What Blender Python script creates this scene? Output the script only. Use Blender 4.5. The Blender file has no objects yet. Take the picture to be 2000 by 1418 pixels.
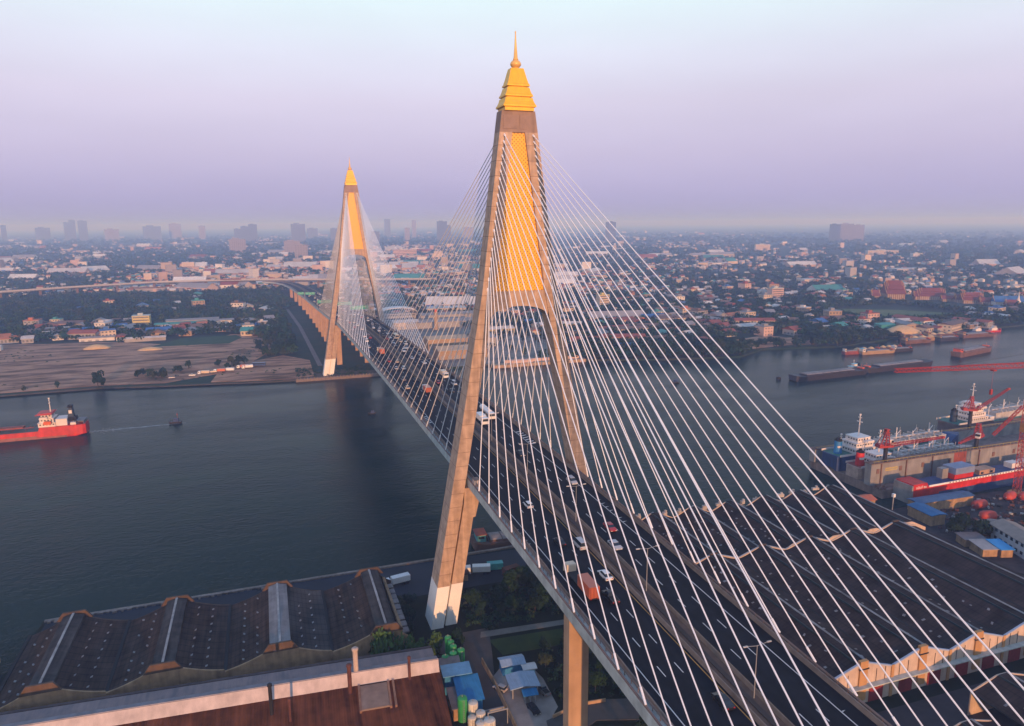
import bpy, math, random
import numpy as np
from mathutils import Vector
R = math.radians
random.seed(7)
rng = np.random.default_rng(11)
S = bpy.context.scene
COL = S.collection

# ------------------------------------------------------------------ helpers
class MB:
    """collects quads and polygons, then links them as one mesh object"""
    def __init__(self): self.v = []; self.f = []; self.m = []; self.mi = 0
    def add(self, vs, fs):
        n = len(self.v); self.v.extend([tuple(p) for p in vs])
        for f in fs: self.f.append([n + i for i in f]); self.m.append(self.mi)
        return self
    def hexa(self, p):
        return self.add(p, [(3, 2, 1, 0), (4, 5, 6, 7), (0, 1, 5, 4), (1, 2, 6, 5), (2, 3, 7, 6), (3, 0, 4, 7)])
    def box(self, x0, y0, z0, x1, y1, z1):
        return self.hexa([(x0, y0, z0), (x1, y0, z0), (x1, y1, z0), (x0, y1, z0), (x0, y0, z1), (x1, y0, z1), (x1, y1, z1), (x0, y1, z1)])
    def cbox(self, cx, cy, cz, sx, sy, sz, rz=0):
        c, s = math.cos(rz), math.sin(rz); P = []
        for z in (cz - sz / 2, cz + sz / 2):
            for a, b in ((-1, -1), (1, -1), (1, 1), (-1, 1)):
                x, y = a * sx / 2, b * sy / 2
                P.append((cx + c * x - s * y, cy + s * x + c * y, z))
        return self.hexa(P)
    def prism(self, poly, z0, z1):
        n = len(poly)
        return self.add([(x, y, z0) for x, y in poly] + [(x, y, z1) for x, y in poly],
                        [tuple(range(n))[::-1], tuple(range(n, 2 * n))] + [(i, (i + 1) % n, n + (i + 1) % n, n + i) for i in range(n)])
    def extr_y(self, poly, y0, y1):      # poly in (x, z), counter clockwise seen from -y
        n = len(poly)
        return self.add([(x, y0, z) for x, z in poly] + [(x, y1, z) for x, z in poly],
                        [tuple(range(n)), tuple(range(n, 2 * n))[::-1]] + [((i + 1) % n, i, n + i, n + (i + 1) % n) for i in range(n)])
    def extr_x(self, poly, x0, x1):      # poly in (y, z), counter clockwise seen from +x
        n = len(poly)
        return self.add([(x1, y, z) for y, z in poly] + [(x0, y, z) for y, z in poly],
                        [tuple(range(n)), tuple(range(n, 2 * n))[::-1]] + [((i + 1) % n, i, n + i, n + (i + 1) % n) for i in range(n)])
    def loft(self, rings, cap=True):
        n = len(rings[0]); b = len(self.v)
        self.v.extend([tuple(p) for r in rings for p in r])
        def F(f): self.f.append([b + i for i in f]); self.m.append(self.mi)
        for k in range(len(rings) - 1):
            for i in range(n):
                F((k * n + i, k * n + (i + 1) % n, (k + 1) * n + (i + 1) % n, (k + 1) * n + i))
        if cap:
            F(tuple(range(n))[::-1]); F(tuple((len(rings) - 1) * n + i for i in range(n)))
        return self
    def tube(self, p0, p1, r0, r1=None, n=8):
        p0, p1 = Vector(p0), Vector(p1); r1 = r0 if r1 is None else r1
        d = (p1 - p0).normalized(); a = Vector((0, 0, 1)) if abs(d.z) < .9 else Vector((1, 0, 0))
        u = d.cross(a).normalized(); w = d.cross(u)
        ring = lambda p, r: [tuple(p - (u * math.cos(2 * math.pi * i / n) + w * math.sin(2 * math.pi * i / n)) * r * -1) for i in range(n)][::-1]
        return self.loft([ring(p0, r0), ring(p1, r1)])
    def lathe(self, prof, cx=0, cy=0, n=16):
        return self.loft([[(cx + r * math.cos(2 * math.pi * i / n), cy + r * math.sin(2 * math.pi * i / n), z) for i in range(n)] for r, z in prof])
    def ball(self, c, r, sz=1, n=10, k=6):
        return self.lathe([(max(.02, r * math.sin(math.pi * j / k)), c[2] - r * sz * math.cos(math.pi * j / k)) for j in range(k + 1)], c[0], c[1], n)
    def mesh(self, name, mats, smooth=False):
        me = bpy.data.meshes.new(name); me.from_pydata(self.v, [], self.f)
        for m in mats: me.materials.append(m)
        me.polygons.foreach_set('material_index', self.m)
        if smooth: me.polygons.foreach_set('use_smooth', [True] * len(self.f))
        me.update(); return me
    def build(self, name, mats, parent=None, smooth=False, loc=None, rz=0):
        if not isinstance(mats, (list, tuple)): mats = [mats]
        return link(name, self.mesh(name, mats, smooth), parent, loc, rz)

def link(name, data, parent=None, loc=None, rz=0):
    o = bpy.data.objects.new(name, data); COL.objects.link(o)
    if parent is not None: o.parent = parent
    if loc is not None: o.location = loc
    if rz: o.rotation_euler = (0, 0, rz)
    return o
def tag(o, label, cat, group=None):
    o['label'] = label; o['category'] = cat
    if group: o['group'] = group
    return o
def thing(name, label, cat, loc=(0, 0, 0), rz=0, group=None):
    return tag(link(name, None, None, loc, rz), label, cat, group)
def setting(o, kind='structure'):
    o['kind'] = kind; return o
def copy_tree(o, parent=None):
    c = o.copy(); COL.objects.link(c)
    if parent is not None: c.parent = parent
    for ch in list(o.children): copy_tree(ch, c)
    return c

# ------------------------------------------------------------------ materials
MATS = {}
def mat(name, col, rough=.75, metal=0, var=.25, scale=.6, bump=0, streak=None, tint=None, spec=.4, ribs=None):
    """plain colour broken by two octaves of noise in world space; streak=(sx,sy,sz) stretches the second one"""
    if name in MATS: return MATS[name]
    m = bpy.data.materials.new(name); m.use_nodes = True; MATS[name] = m
    nt = m.node_tree; N = nt.nodes; L = nt.links; b = N['Principled BSDF']
    b.inputs['Roughness'].default_value = rough; b.inputs['Metallic'].default_value = metal
    b.inputs['Specular IOR Level'].default_value = spec
    b.inputs['Base Color'].default_value = (*col, 1)
    if var:
        g = N.new('ShaderNodeNewGeometry')
        n1 = N.new('ShaderNodeTexNoise'); n1.inputs['Scale'].default_value = scale; n1.inputs['Detail'].default_value = 6
        mp = N.new('ShaderNodeMapping'); mp.inputs['Scale'].default_value = streak or (.23, .23, .23)
        n2 = N.new('ShaderNodeTexNoise'); n2.inputs['Scale'].default_value = scale; n2.inputs['Detail'].default_value = 3
        L.new(g.outputs['Position'], n1.inputs['Vector']); L.new(g.outputs['Position'], mp.inputs['Vector']); L.new(mp.outputs[0], n2.inputs['Vector'])
        mx = N.new('ShaderNodeMath'); mx.operation = 'ADD'; L.new(n1.outputs['Fac'], mx.inputs[0]); L.new(n2.outputs['Fac'], mx.inputs[1])
        mr = N.new('ShaderNodeMapRange'); mr.inputs['From Min'].default_value = .65; mr.inputs['From Max'].default_value = 1.35
        L.new(mx.outputs[0], mr.inputs['Value'])
        mc = N.new('ShaderNodeMix'); mc.data_type = 'RGBA'
        lo = [c * (1 - var) for c in col]; hi = [min(1, c * (1 + var)) for c in col]
        if tint: hi = tint
        mc.inputs['A'].default_value = (*lo, 1); mc.inputs['B'].default_value = (*hi, 1)
        L.new(mr.outputs[0], mc.inputs['Factor']); out = mc.outputs['Result']
        if ribs:                                                     # sheet laps and corrugation: thin darker lines at fixed spacings
            sp = N.new('ShaderNodeSeparateXYZ'); L.new(g.outputs['Position'], sp.inputs[0])
            for ax, per, wid, amt in ribs:
                dv = N.new('ShaderNodeMath'); dv.operation = 'DIVIDE'; dv.inputs[1].default_value = per; L.new(sp.outputs[ax], dv.inputs[0])
                fr = N.new('ShaderNodeMath'); fr.operation = 'FRACT'; L.new(dv.outputs[0], fr.inputs[0])
                lt = N.new('ShaderNodeMath'); lt.operation = 'LESS_THAN'; lt.inputs[1].default_value = wid; L.new(fr.outputs[0], lt.inputs[0])
                m1 = N.new('ShaderNodeMath'); m1.operation = 'MULTIPLY_ADD'; m1.inputs[1].default_value = -amt; m1.inputs[2].default_value = 1; L.new(lt.outputs[0], m1.inputs[0])
                sc_ = N.new('ShaderNodeVectorMath'); sc_.operation = 'SCALE'; L.new(out, sc_.inputs[0]); L.new(m1.outputs[0], sc_.inputs['Scale']); out = sc_.outputs[0]
        L.new(out, b.inputs['Base Color'])
        if bump:
            bp = N.new('ShaderNodeBump'); bp.inputs['Strength'].default_value = bump; bp.inputs['Distance'].default_value = .3
            L.new(n1.outputs['Fac'], bp.inputs['Height']); L.new(bp.outputs[0], b.inputs['Normal'])
    return m

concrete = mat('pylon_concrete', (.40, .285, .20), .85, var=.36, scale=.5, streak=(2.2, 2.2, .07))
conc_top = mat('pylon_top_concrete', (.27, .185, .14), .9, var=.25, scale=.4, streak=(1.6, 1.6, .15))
conc_joint = mat('pylon_joint', (.17, .115, .08), .9)
conc_grey = mat('girder_concrete', (.42, .45, .41), .85, var=.28, scale=.5, streak=(1.5, .8, .1))
conc_deck = mat('parapet_concrete', (.19, .145, .115), .9, var=.3, scale=.6, streak=(2, .1, 1))
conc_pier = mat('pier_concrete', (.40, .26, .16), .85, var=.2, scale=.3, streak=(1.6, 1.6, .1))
white_paint = mat('white_band_paint', (.78, .76, .72), .6, var=.08, scale=.3, streak=(1.2, 1.2, .1))
cable_white = mat('cable_white', (.82, .82, .82), .5, var=0)
gold = mat('gold_tile', (.80, .44, .02), .42, .15, var=.12, scale=.7, streak=(3, 3, .2))
gold_dark = mat('gold_bronze', (.78, .46, .12), .4, .15, var=.1)
asphalt = mat('deck_asphalt', (.011, .012, .016), .85, var=.35, scale=.5, streak=(1.2, .03, 1), spec=.15)
line_white = mat('road_line_white', (.62, .62, .60), .7, var=.15)
line_yellow = mat('road_line_yellow', (.45, .26, .06), .7, var=.15)
steel = mat('galvanised_steel', (.36, .36, .36), .5, .4, var=.1)
dark = mat('dark_metal', (.02, .02, .022), .6, .2, var=.2)
rubber = mat('tyre_rubber', (.015, .015, .015), .9, var=0)
glass = mat('dark_glass', (.02, .03, .04), .12, 0, var=0, spec=.6)
lampglass = mat('lamp_lens', (.7, .68, .6), .3, var=0)
taillight = mat('tail_lens', (.4, .02, .02), .3, var=0)

def gold_lattice():
    m = bpy.data.materials.new('gold_lattice'); m.use_nodes = True; N = m.node_tree.nodes; L = m.node_tree.links; b = N['Principled BSDF']
    g = N.new('ShaderNodeNewGeometry'); sp = N.new('ShaderNodeSeparateXYZ'); L.new(g.outputs['Position'], sp.inputs[0])
    def M(op, a, c=None):
        n = N.new('ShaderNodeMath'); n.operation = op
        for i, x in enumerate((a, c)):
            if x is None: continue
            if isinstance(x, (int, float)): n.inputs[i].default_value = x
            else: L.new(x, n.inputs[i])
        return n.outputs[0]
    k = 1.25
    a = M('ADD', sp.outputs['X'], sp.outputs['Z']); d = M('SUBTRACT', sp.outputs['X'], sp.outputs['Z'])
    fa = M('ABSOLUTE', M('SINE', M('MULTIPLY', a, math.pi * k / 1.4))); fd = M('ABSOLUTE', M('SINE', M('MULTIPLY', d, math.pi * k / 1.4)))
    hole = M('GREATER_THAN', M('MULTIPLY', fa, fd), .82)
    rib = M('LESS_THAN', M('MINIMUM', fa, fd), .13)
    nz = N.new('ShaderNodeTexNoise'); nz.inputs['Scale'].default_value = .6; L.new(g.outputs['Position'], nz.inputs['Vector'])
    c1 = N.new('ShaderNodeMix'); c1.data_type = 'RGBA'; c1.inputs['A'].default_value = (.72, .34, .008, 1); c1.inputs['B'].default_value = (.80, .40, .014, 1); L.new(nz.outputs['Fac'], c1.inputs['Factor'])
    c2 = N.new('ShaderNodeMix'); c2.data_type = 'RGBA'; c2.inputs['B'].default_value = (.86, .50, .04, 1); L.new(rib, c2.inputs['Factor']); L.new(c1.outputs['Result'], c2.inputs['A'])
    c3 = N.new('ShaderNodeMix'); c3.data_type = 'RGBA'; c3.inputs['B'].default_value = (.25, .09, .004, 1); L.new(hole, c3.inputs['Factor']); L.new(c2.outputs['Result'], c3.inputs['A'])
    L.new(c3.outputs['Result'], b.inputs['Base Color']); b.inputs['Roughness'].default_value = .45
    return m
goldlat = gold_lattice()

# ------------------------------------------------------------------ camera, sky, sun
f_px, cam_loc, yaw, pitch, roll = 1400.0, (-70.74, -200.65, 123.46), R(18.98), R(11.02), R(-.42)
cam = bpy.data.cameras.new('camera'); co = bpy.data.objects.new('camera', cam); COL.objects.link(co)
cam.sensor_width = 36; cam.lens = f_px / 2000 * 36; cam.clip_start = 1; cam.clip_end = 120000
rr = Vector((math.cos(yaw), -math.sin(yaw), 0)); fw = Vector((math.sin(yaw) * math.cos(pitch), math.cos(yaw) * math.cos(pitch), -math.sin(pitch))); up = rr.cross(fw)
r2 = rr * math.cos(roll) + up * math.sin(roll) * 1; u2 = up * math.cos(roll) - rr * math.sin(roll)
from mathutils import Matrix
co.matrix_world = Matrix(((r2.x, u2.x, -fw.x, cam_loc[0]), (r2.y, u2.y, -fw.y, cam_loc[1]), (r2.z, u2.z, -fw.z, cam_loc[2]), (0, 0, 0, 1)))
S.camera = co

SUN_EL, SUN_AZ = R(6.0), R(184.6)          # azimuth clockwise from +Y: behind the camera, to its right
sd = Vector((math.sin(SUN_AZ) * math.cos(SUN_EL), math.cos(SUN_AZ) * math.cos(SUN_EL), math.sin(SUN_EL)))
sun = bpy.data.lights.new('sun', 'SUN'); sun.energy = 4.6; sun.angle = R(.6); sun.color = (1.0, .54, .29)
so = bpy.data.objects.new('sun', sun); COL.objects.link(so); so.rotation_euler = sd.to_track_quat('Z', 'Y').to_euler()
W = bpy.data.worlds.new('World'); S.world = W; W.use_nodes = True
N = W.node_tree.nodes; L = W.node_tree.links; bg = N['Background']
sky = N.new('ShaderNodeTexSky'); sky.sky_type = 'NISHITA'; sky.sun_disc = False; sky.sun_elevation = SUN_EL; sky.sun_rotation = SUN_AZ
sky.air_density = 1.4; sky.dust_density = 3; sky.ozone_density = 2
tc = N.new('ShaderNodeTexCoord'); sx = N.new('ShaderNodeSeparateXYZ'); L.new(tc.outputs['Generated'], sx.inputs[0])
rmp = N.new('ShaderNodeValToRGB'); L.new(sx.outputs['Z'], rmp.inputs['Fac'])
def lin(c): return tuple(((x / 255) / 12.92 if x / 255 < .04045 else ((x / 255 + .055) / 1.055) ** 2.4) for x in c)
stops = [(0, (170, 165, 212)), (.03, (179, 172, 217)), (.09, (203, 194, 227)), (.155, (220, 213, 238)), (.21, (228, 231, 250)), (.275, (229, 248, 255)), (.4, (196, 223, 250)), (.6, (150, 186, 238)), (1, (120, 158, 222))]
e = rmp.color_ramp.elements
while len(e) > 1: e.remove(e[0])
e[0].position = 0; e[0].color = (*lin(stops[0][1]), 1)
for p, c in stops[1:]:
    q = e.new(p); q.color = (*lin(c), 1)
# the dusk sky is clearest straight ahead and bluer to both sides
mixn = N.new('ShaderNodeMix'); mixn.data_type = 'RGBA'; mixn.inputs['Factor'].default_value = .05
sc = N.new('ShaderNodeMix'); sc.data_type = 'RGBA'; sc.blend_type = 'MULTIPLY'; sc.inputs['Factor'].default_value = 1; sc.inputs['B'].default_value = (.1, .1, .1, 1)
L.new(sky.outputs[0], sc.inputs['A'])
L.new(rmp.outputs['Color'], mixn.inputs['A']); L.new(sc.outputs['Result'], mixn.inputs['B'])
vn = N.new('ShaderNodeTexNoise'); vn.inputs['Scale'].default_value = 2.2; vn.inputs['Detail'].default_value = 4; vm = N.new('ShaderNodeMapping'); vm.inputs['Scale'].default_value = (1, 1, 4.5)
L.new(tc.outputs['Generated'], vm.inputs['Vector']); L.new(vm.outputs[0], vn.inputs['Vector'])
vr = N.new('ShaderNodeMapRange'); vr.inputs['From Min'].default_value = .25; vr.inputs['From Max'].default_value = .75; vr.inputs['To Min'].default_value = .94; vr.inputs['To Max'].default_value = 1.05; L.new(vn.outputs['Fac'], vr.inputs['Value'])
vx = N.new('ShaderNodeVectorMath'); vx.operation = 'SCALE'; L.new(mixn.outputs['Result'], vx.inputs[0]); L.new(vr.outputs[0], vx.inputs['Scale'])
L.new(vx.outputs[0], bg.inputs['Color']); bg.inputs['Strength'].default_value = 1.06
S.view_settings.view_transform = 'Standard'; S.view_settings.look = 'None'; S.view_settings.gamma = 1; S.view_settings.exposure = 0
S.cycles.use_denoising = True; S.cycles.max_bounces = 6; S.cycles.volume_bounces = 2
S.cycles.diffuse_bounces = 3; S.cycles.glossy_bounces = 3; S.cycles.transparent_max_bounces = 4
S.cycles.caustics_reflective = False; S.cycles.caustics_refractive = False

# the air between the near pylon and the horizon
HZ = MB().box(-26000, -1500, -3, 30000, 33000, 184)
hz = HZ.build('haze', []); setting(hz, 'stuff')
hm = bpy.data.materials.new('haze_air'); hm.use_nodes = True; hN = hm.node_tree.nodes
hN.remove(hN['Principled BSDF']); pv = hN.new('ShaderNodeVolumePrincipled')
pv.inputs['Color'].default_value = (.42, .59, 1.0, 1); pv.inputs['Density'].default_value = 1 / 3650; pv.inputs['Absorption Color'].default_value = (1, 1, 1, 1); pv.inputs['Density Attribute'].default_value = ''
pv.inputs['Anisotropy'].default_value = .17
hm.node_tree.links.new(pv.outputs[0], hN['Material Output'].inputs['Volume']); hz.data.materials.append(hm)

# ------------------------------------------------------------------ water and land
def water_mat():
    m = bpy.data.materials.new('river_water'); m.use_nodes = True; N = m.node_tree.nodes; L = m.node_tree.links; b = N['Principled BSDF']
    g = N.new('ShaderNodeNewGeometry')
    b.inputs['Roughness'].default_value = .12; b.inputs['IOR'].default_value = 1.2; b.inputs['Specular IOR Level'].default_value = .11; b.inputs['Specular Tint'].default_value = (.62, .92, .98, 1)
    big = N.new('ShaderNodeTexNoise'); big.inputs['Scale'].default_value = .012; big.inputs['Detail'].default_value = 4; L.new(g.outputs['Position'], big.inputs['Vector'])
    mc = N.new('ShaderNodeMix'); mc.data_type = 'RGBA'; mc.inputs['A'].default_value = (.006, .019, .016, 1); mc.inputs['B'].default_value = (.010, .027, .022, 1)
    L.new(big.outputs['Fac'], mc.inputs['Factor']); L.new(mc.outputs['Result'], b.inputs['Base Color'])
    mp = N.new('ShaderNodeMapping'); mp.inputs['Scale'].default_value = (1, 1.6, 1); mp.inputs['Rotation'].default_value = (0, 0, .35); L.new(g.outputs['Position'], mp.inputs['Vector'])
    n1 = N.new('ShaderNodeTexNoise'); n1.inputs['Scale'].default_value = .32; n1.inputs['Detail'].default_value = 5; n1.inputs['Roughness'].default_value = .6; L.new(mp.outputs[0], n1.inputs['Vector'])
    n2 = N.new('ShaderNodeTexNoise'); n2.inputs['Scale'].default_value = .05; n2.inputs['Detail'].default_value = 2; L.new(mp.outputs[0], n2.inputs['Vector'])
    ad = N.new('ShaderNodeMath'); ad.operation = 'ADD'; L.new(n1.outputs['Fac'], ad.inputs[0]); L.new(n2.outputs['Fac'], ad.inputs[1])
    pm = N.new('ShaderNodeMapping'); pm.inputs['Scale'].default_value = (.35, 1.3, 1); L.new(g.outputs['Position'], pm.inputs['Vector'])
    pn = N.new('ShaderNodeTexNoise'); pn.inputs['Scale'].default_value = .02; pn.inputs['Detail'].default_value = 6; pn.inputs['Roughness'].default_value = .6; L.new(pm.outputs[0], pn.inputs['Vector'])
    pr = N.new('ShaderNodeMapRange'); pr.inputs['From Min'].default_value = .38; pr.inputs['From Max'].default_value = .62; pr.inputs['To Min'].default_value = .28; pr.inputs['To Max'].default_value = .8; L.new(pn.outputs['Fac'], pr.inputs['Value'])
    pq = N.new('ShaderNodeMapRange'); pq.inputs['From Min'].default_value = .35; pq.inputs['From Max'].default_value = .65; pq.inputs['To Min'].default_value = .05; pq.inputs['To Max'].default_value = .2; L.new(pn.outputs['Fac'], pq.inputs['Value']); L.new(pq.outputs[0], b.inputs['Roughness'])
    bp = N.new('ShaderNodeBump'); bp.inputs['Distance'].default_value = .5; L.new(pr.outputs[0], bp.inputs['Strength'])
    L.new(ad.outputs[0], bp.inputs['Height']); L.new(bp.outputs[0], b.inputs['Normal'])
    return m
setting(MB().add([(-24000, -200, 0), (28000, -200, 0), (28000, 900, 0), (-24000, 900, 0)], [(0, 1, 2, 3)]).build('river', water_mat()))

def ground_mat(name, cols, scale, bump=.3, stretch=(1, 1, 1)):
    m = bpy.data.materials.new(name); m.use_nodes = True; N = m.node_tree.nodes; L = m.node_tree.links; b = N['Principled BSDF']; b.inputs['Roughness'].default_value = .95; b.inputs['Specular IOR Level'].default_value = .1
    g = N.new('ShaderNodeNewGeometry'); n = N.new('ShaderNodeTexNoise'); n.inputs['Scale'].default_value = scale; n.inputs['Detail'].default_value = 9; n.inputs['Roughness'].default_value = .65
    mp = N.new('ShaderNodeMapping'); mp.inputs['Scale'].default_value = stretch; L.new(g.outputs['Position'], mp.inputs['Vector']); L.new(mp.outputs[0], n.inputs['Vector']); r = N.new('ShaderNodeValToRGB'); L.new(n.outputs['Fac'], r.inputs['Fac'])
    e = r.color_ramp.elements; k = len(cols)
    e[0].position = .3; e[0].color = (*cols[0], 1); e[1].position = .72; e[1].color = (*cols[-1], 1)
    for i in range(1, k - 1): q = e.new(.3 + .42 * i / (k - 1)); q.color = (*cols[i], 1)
    L.new(r.outputs['Color'], b.inputs['Base Color'])
    if bump:
        bp = N.new('ShaderNodeBump'); bp.inputs['Strength'].default_value = bump; bp.inputs['Distance'].default_value = 1.0; L.new(n.outputs['Fac'], bp.inputs['Height']); L.new(bp.outputs[0], b.inputs['Normal'])
    return m
G_far = ground_mat('far_ground_soil', [(.014, .034, .024), (.022, .046, .028), (.045, .05, .035), (.024, .05, .03)], .02)
G_near = ground_mat('yard_scrub', [(.008, .011, .006), (.013, .018, .008), (.022, .02, .014)], .09)
G_sand = ground_mat('bare_sandy_soil', [(.05, .040, .018), (.21, .112, .066), (.48, .27, .165), (.18, .098, .058)], .05, .5, (.45, 1.7, 1))
G_mudbank = ground_mat('mud_bank', [(.05, .04, .03), (.12, .09, .07), (.05, .055, .03)], .08)
G_field = ground_mat('pale_grass', [(.07, .10, .04), (.12, .15, .06), (.17, .16, .09)], .03)
G_tarmac = mat('quay_tarmac', (.018, .022, .032), .9, var=.4, scale=.12)
G_lot = mat('concrete_lot', (.32, .28, .255), .9, var=.35, scale=.25)
G_drive = mat('driveway_concrete', (.07, .065, .063), .9, var=.3, scale=.3)
G_path = mat('path_concrete', (.17, .165, .15), .9, var=.25, scale=.4)

BANK = [(-24000, 430), (-900, 425), (-330, 414), (-262, 412), (-198, 415), (-150, 405), (-113, 399), (-75, 391), (-51, 388), (14, 388), (60, 392), (127, 392), (199, 384), (268, 360), (340, 346), (384, 371), (420, 366), (463, 356), (529, 370), (600, 384), (656, 388), (770, 396), (900, 430), (1400, 470), (28000, 500)]
setting(MB().prism(BANK + [(28000, 31000), (-24000, 31000)], -2, 1.6).build('far_ground', G_far))
NEAR = [(-1400, -1300), (1600, -1300), (1600, -20), (420, -18), (330, 6), (250, 20), (215, 22), (192, 21), (187, 16), (176, 22), (170, 36), (160, 38), (74, 38), (-75, 42), (-143.5, 42), (-145, 16), (-150, 2), (-172, -4), (-1400, -8)]
setting(MB().prism(NEAR, -2, 2).build('near_ground', G_near))
def sheet(name, poly, z, m): return setting(MB().prism(poly, z - .3, z).build(name, m))
sheet('quay_road', [(-142.5, 19), (-41, 16), (-38, 17), (16, 17), (52, 22), (60, 37.5), (-75, 41.2), (-142.5, 41.2)], 2.06, G_tarmac)
sheet('sand_field', [(-330, 420), (-262, 417), (-198, 420), (-150, 412), (-105, 440), (-90, 470), (-70, 530), (-66, 600), (-75, 660), (-110, 668), (-150, 600), (-200, 640), (-240, 662), (-300, 670), (-345, 688), (-480, 705), (-900, 760), (-900, 430)], 1.75, G_sand)
sheet('river_shore', [(-900, 421), (-330, 410), (-262, 408), (-198, 411), (-150, 401), (-113, 395), (-75, 388.5), (-51, 386.5), (-51, 402), (-75, 405), (-113, 412), (-198, 428), (-330, 426), (-900, 440)], 1.2, G_mudbank)
sheet('sand_field.001', [(-116, 402), (-75, 393), (-54, 391), (-37, 396), (-36, 470), (-58, 506), (-88, 482), (-112, 446)], 1.83, G_sand)
sheet('road', [(-31, 440), (-27, 440), (-31, 700), (-39, 900), (-43, 900), (-35, 700)], 1.86, mat('side_road', (.13, .12, .12), .9))
sheet('grass_field', [(-185, 606), (-110, 600), (-98, 640), (-105, 660), (-160, 655)], 1.83, ground_mat('green_plot', [(.03, .06, .03), (.05, .09, .04)], .05))
sheet('meadow', [(655, 500), (760, 470), (800, 500), (760, 560), (700, 600), (660, 590)], 1.75, G_field)
sheet('bare_yard', [(350, 372), (420, 380), (455, 374), (470, 400), (440, 440), (372, 420)], 1.75, G_sand)
sheet('factory_yard', [(62, 394), (200, 388), (215, 470), (160, 700), (62, 700)], 1.7, ground_mat('factory_ground', [(.10, .09, .08), (.22, .19, .16), (.3, .25, .2)], .05, 0))
sheet('bare_yard.001', [(-62, 388.8), (13.5, 388.8), (14, 402), (-20, 420), (-62, 408)], 1.75, G_mudbank)
sheet('driveway', [(-34, -14), (-23, -9), (-13, -9), (-16, -22), (-18.5, -32), (-20, -46), (-20.5, -75), (-29, -75), (-27, -46), (-24, -30), (-27, -20)], 2.08, G_drive)
sheet('path', [(-17, -13.5), (14, -15.5), (40, -17), (40, -15), (14, -13), (-16, -10.6)], 2.12, G_path)
sheet('parking_lot', [(-19.5, -33), (-14, -27.5), (-8, -30), (-6.5, -38), (-7.2, -50), (-10, -53), (-19.5, -72)], 2.1, G_lot)
sheet('service_road', [(-12, -54), (2, -50.5), (14, -54), (22, -62), (22, -70), (12, -62), (0, -58), (-14, -64)], 2.14, G_drive)
sheet('lawn', [(-15, -15.4), (8, -17), (6, -25), (-13.5, -24)], 2.05, ground_mat('short_grass', [(.03, .045, .015), (.05, .075, .02)], .2, 0))
sheet('yard_floor', [(52, -94), (160, -94), (160, -79), (52, -79)], 2.06, mat('warehouse_yard', (.035, .032, .034), .9))
sheet('shipyard_floor', [(172, 20), (214, 21), (250, 19), (330, 5), (420, -19), (420, -60), (180, -50), (160, -20)], 2.05, ground_mat('oily_soil', [(.02, .019, .02), (.05, .04, .04), (.09, .065, .055)], .25))

# ------------------------------------------------------------------ the bridge
SPAN = 398.0
def lerp(x, xs, ys): return float(np.interp(x, xs, ys))
def deck_z(y): return lerp(y, [-260, -115, -60, 0, 120, 200, 290, 398, 480, 620, 770, 935, 1170, 1400], [42.5, 46.0, 47.5, 48.4, 48.8, 48.5, 47.6, 45.6, 40, 33, 27, 22, 18, 18])
def deck_x(y): return lerp(y, [-300, 600, 700, 800, 935, 1060, 1170, 1230, 1262, 1275], [0, 0, -1, -3, -8, -14, -24, -40, -68, -110])
def hw(z): return lerp(z, [0, 104, 154.4], [30.2, 11.57, 4.95])
def ty(z): return lerp(z, [0, 8, 154.4], [8.8, 8.0, 4.6])
LT = 3.8
def ring_box(x0, x1, y, z): return [(x0, -y, z), (x1, -y, z), (x1, y, z), (x0, y, z)]
ANCH = [(148 - 1.8 * i - .032 * i * i) for i in range(19)]          # heights of the stay anchors, top first

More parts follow.
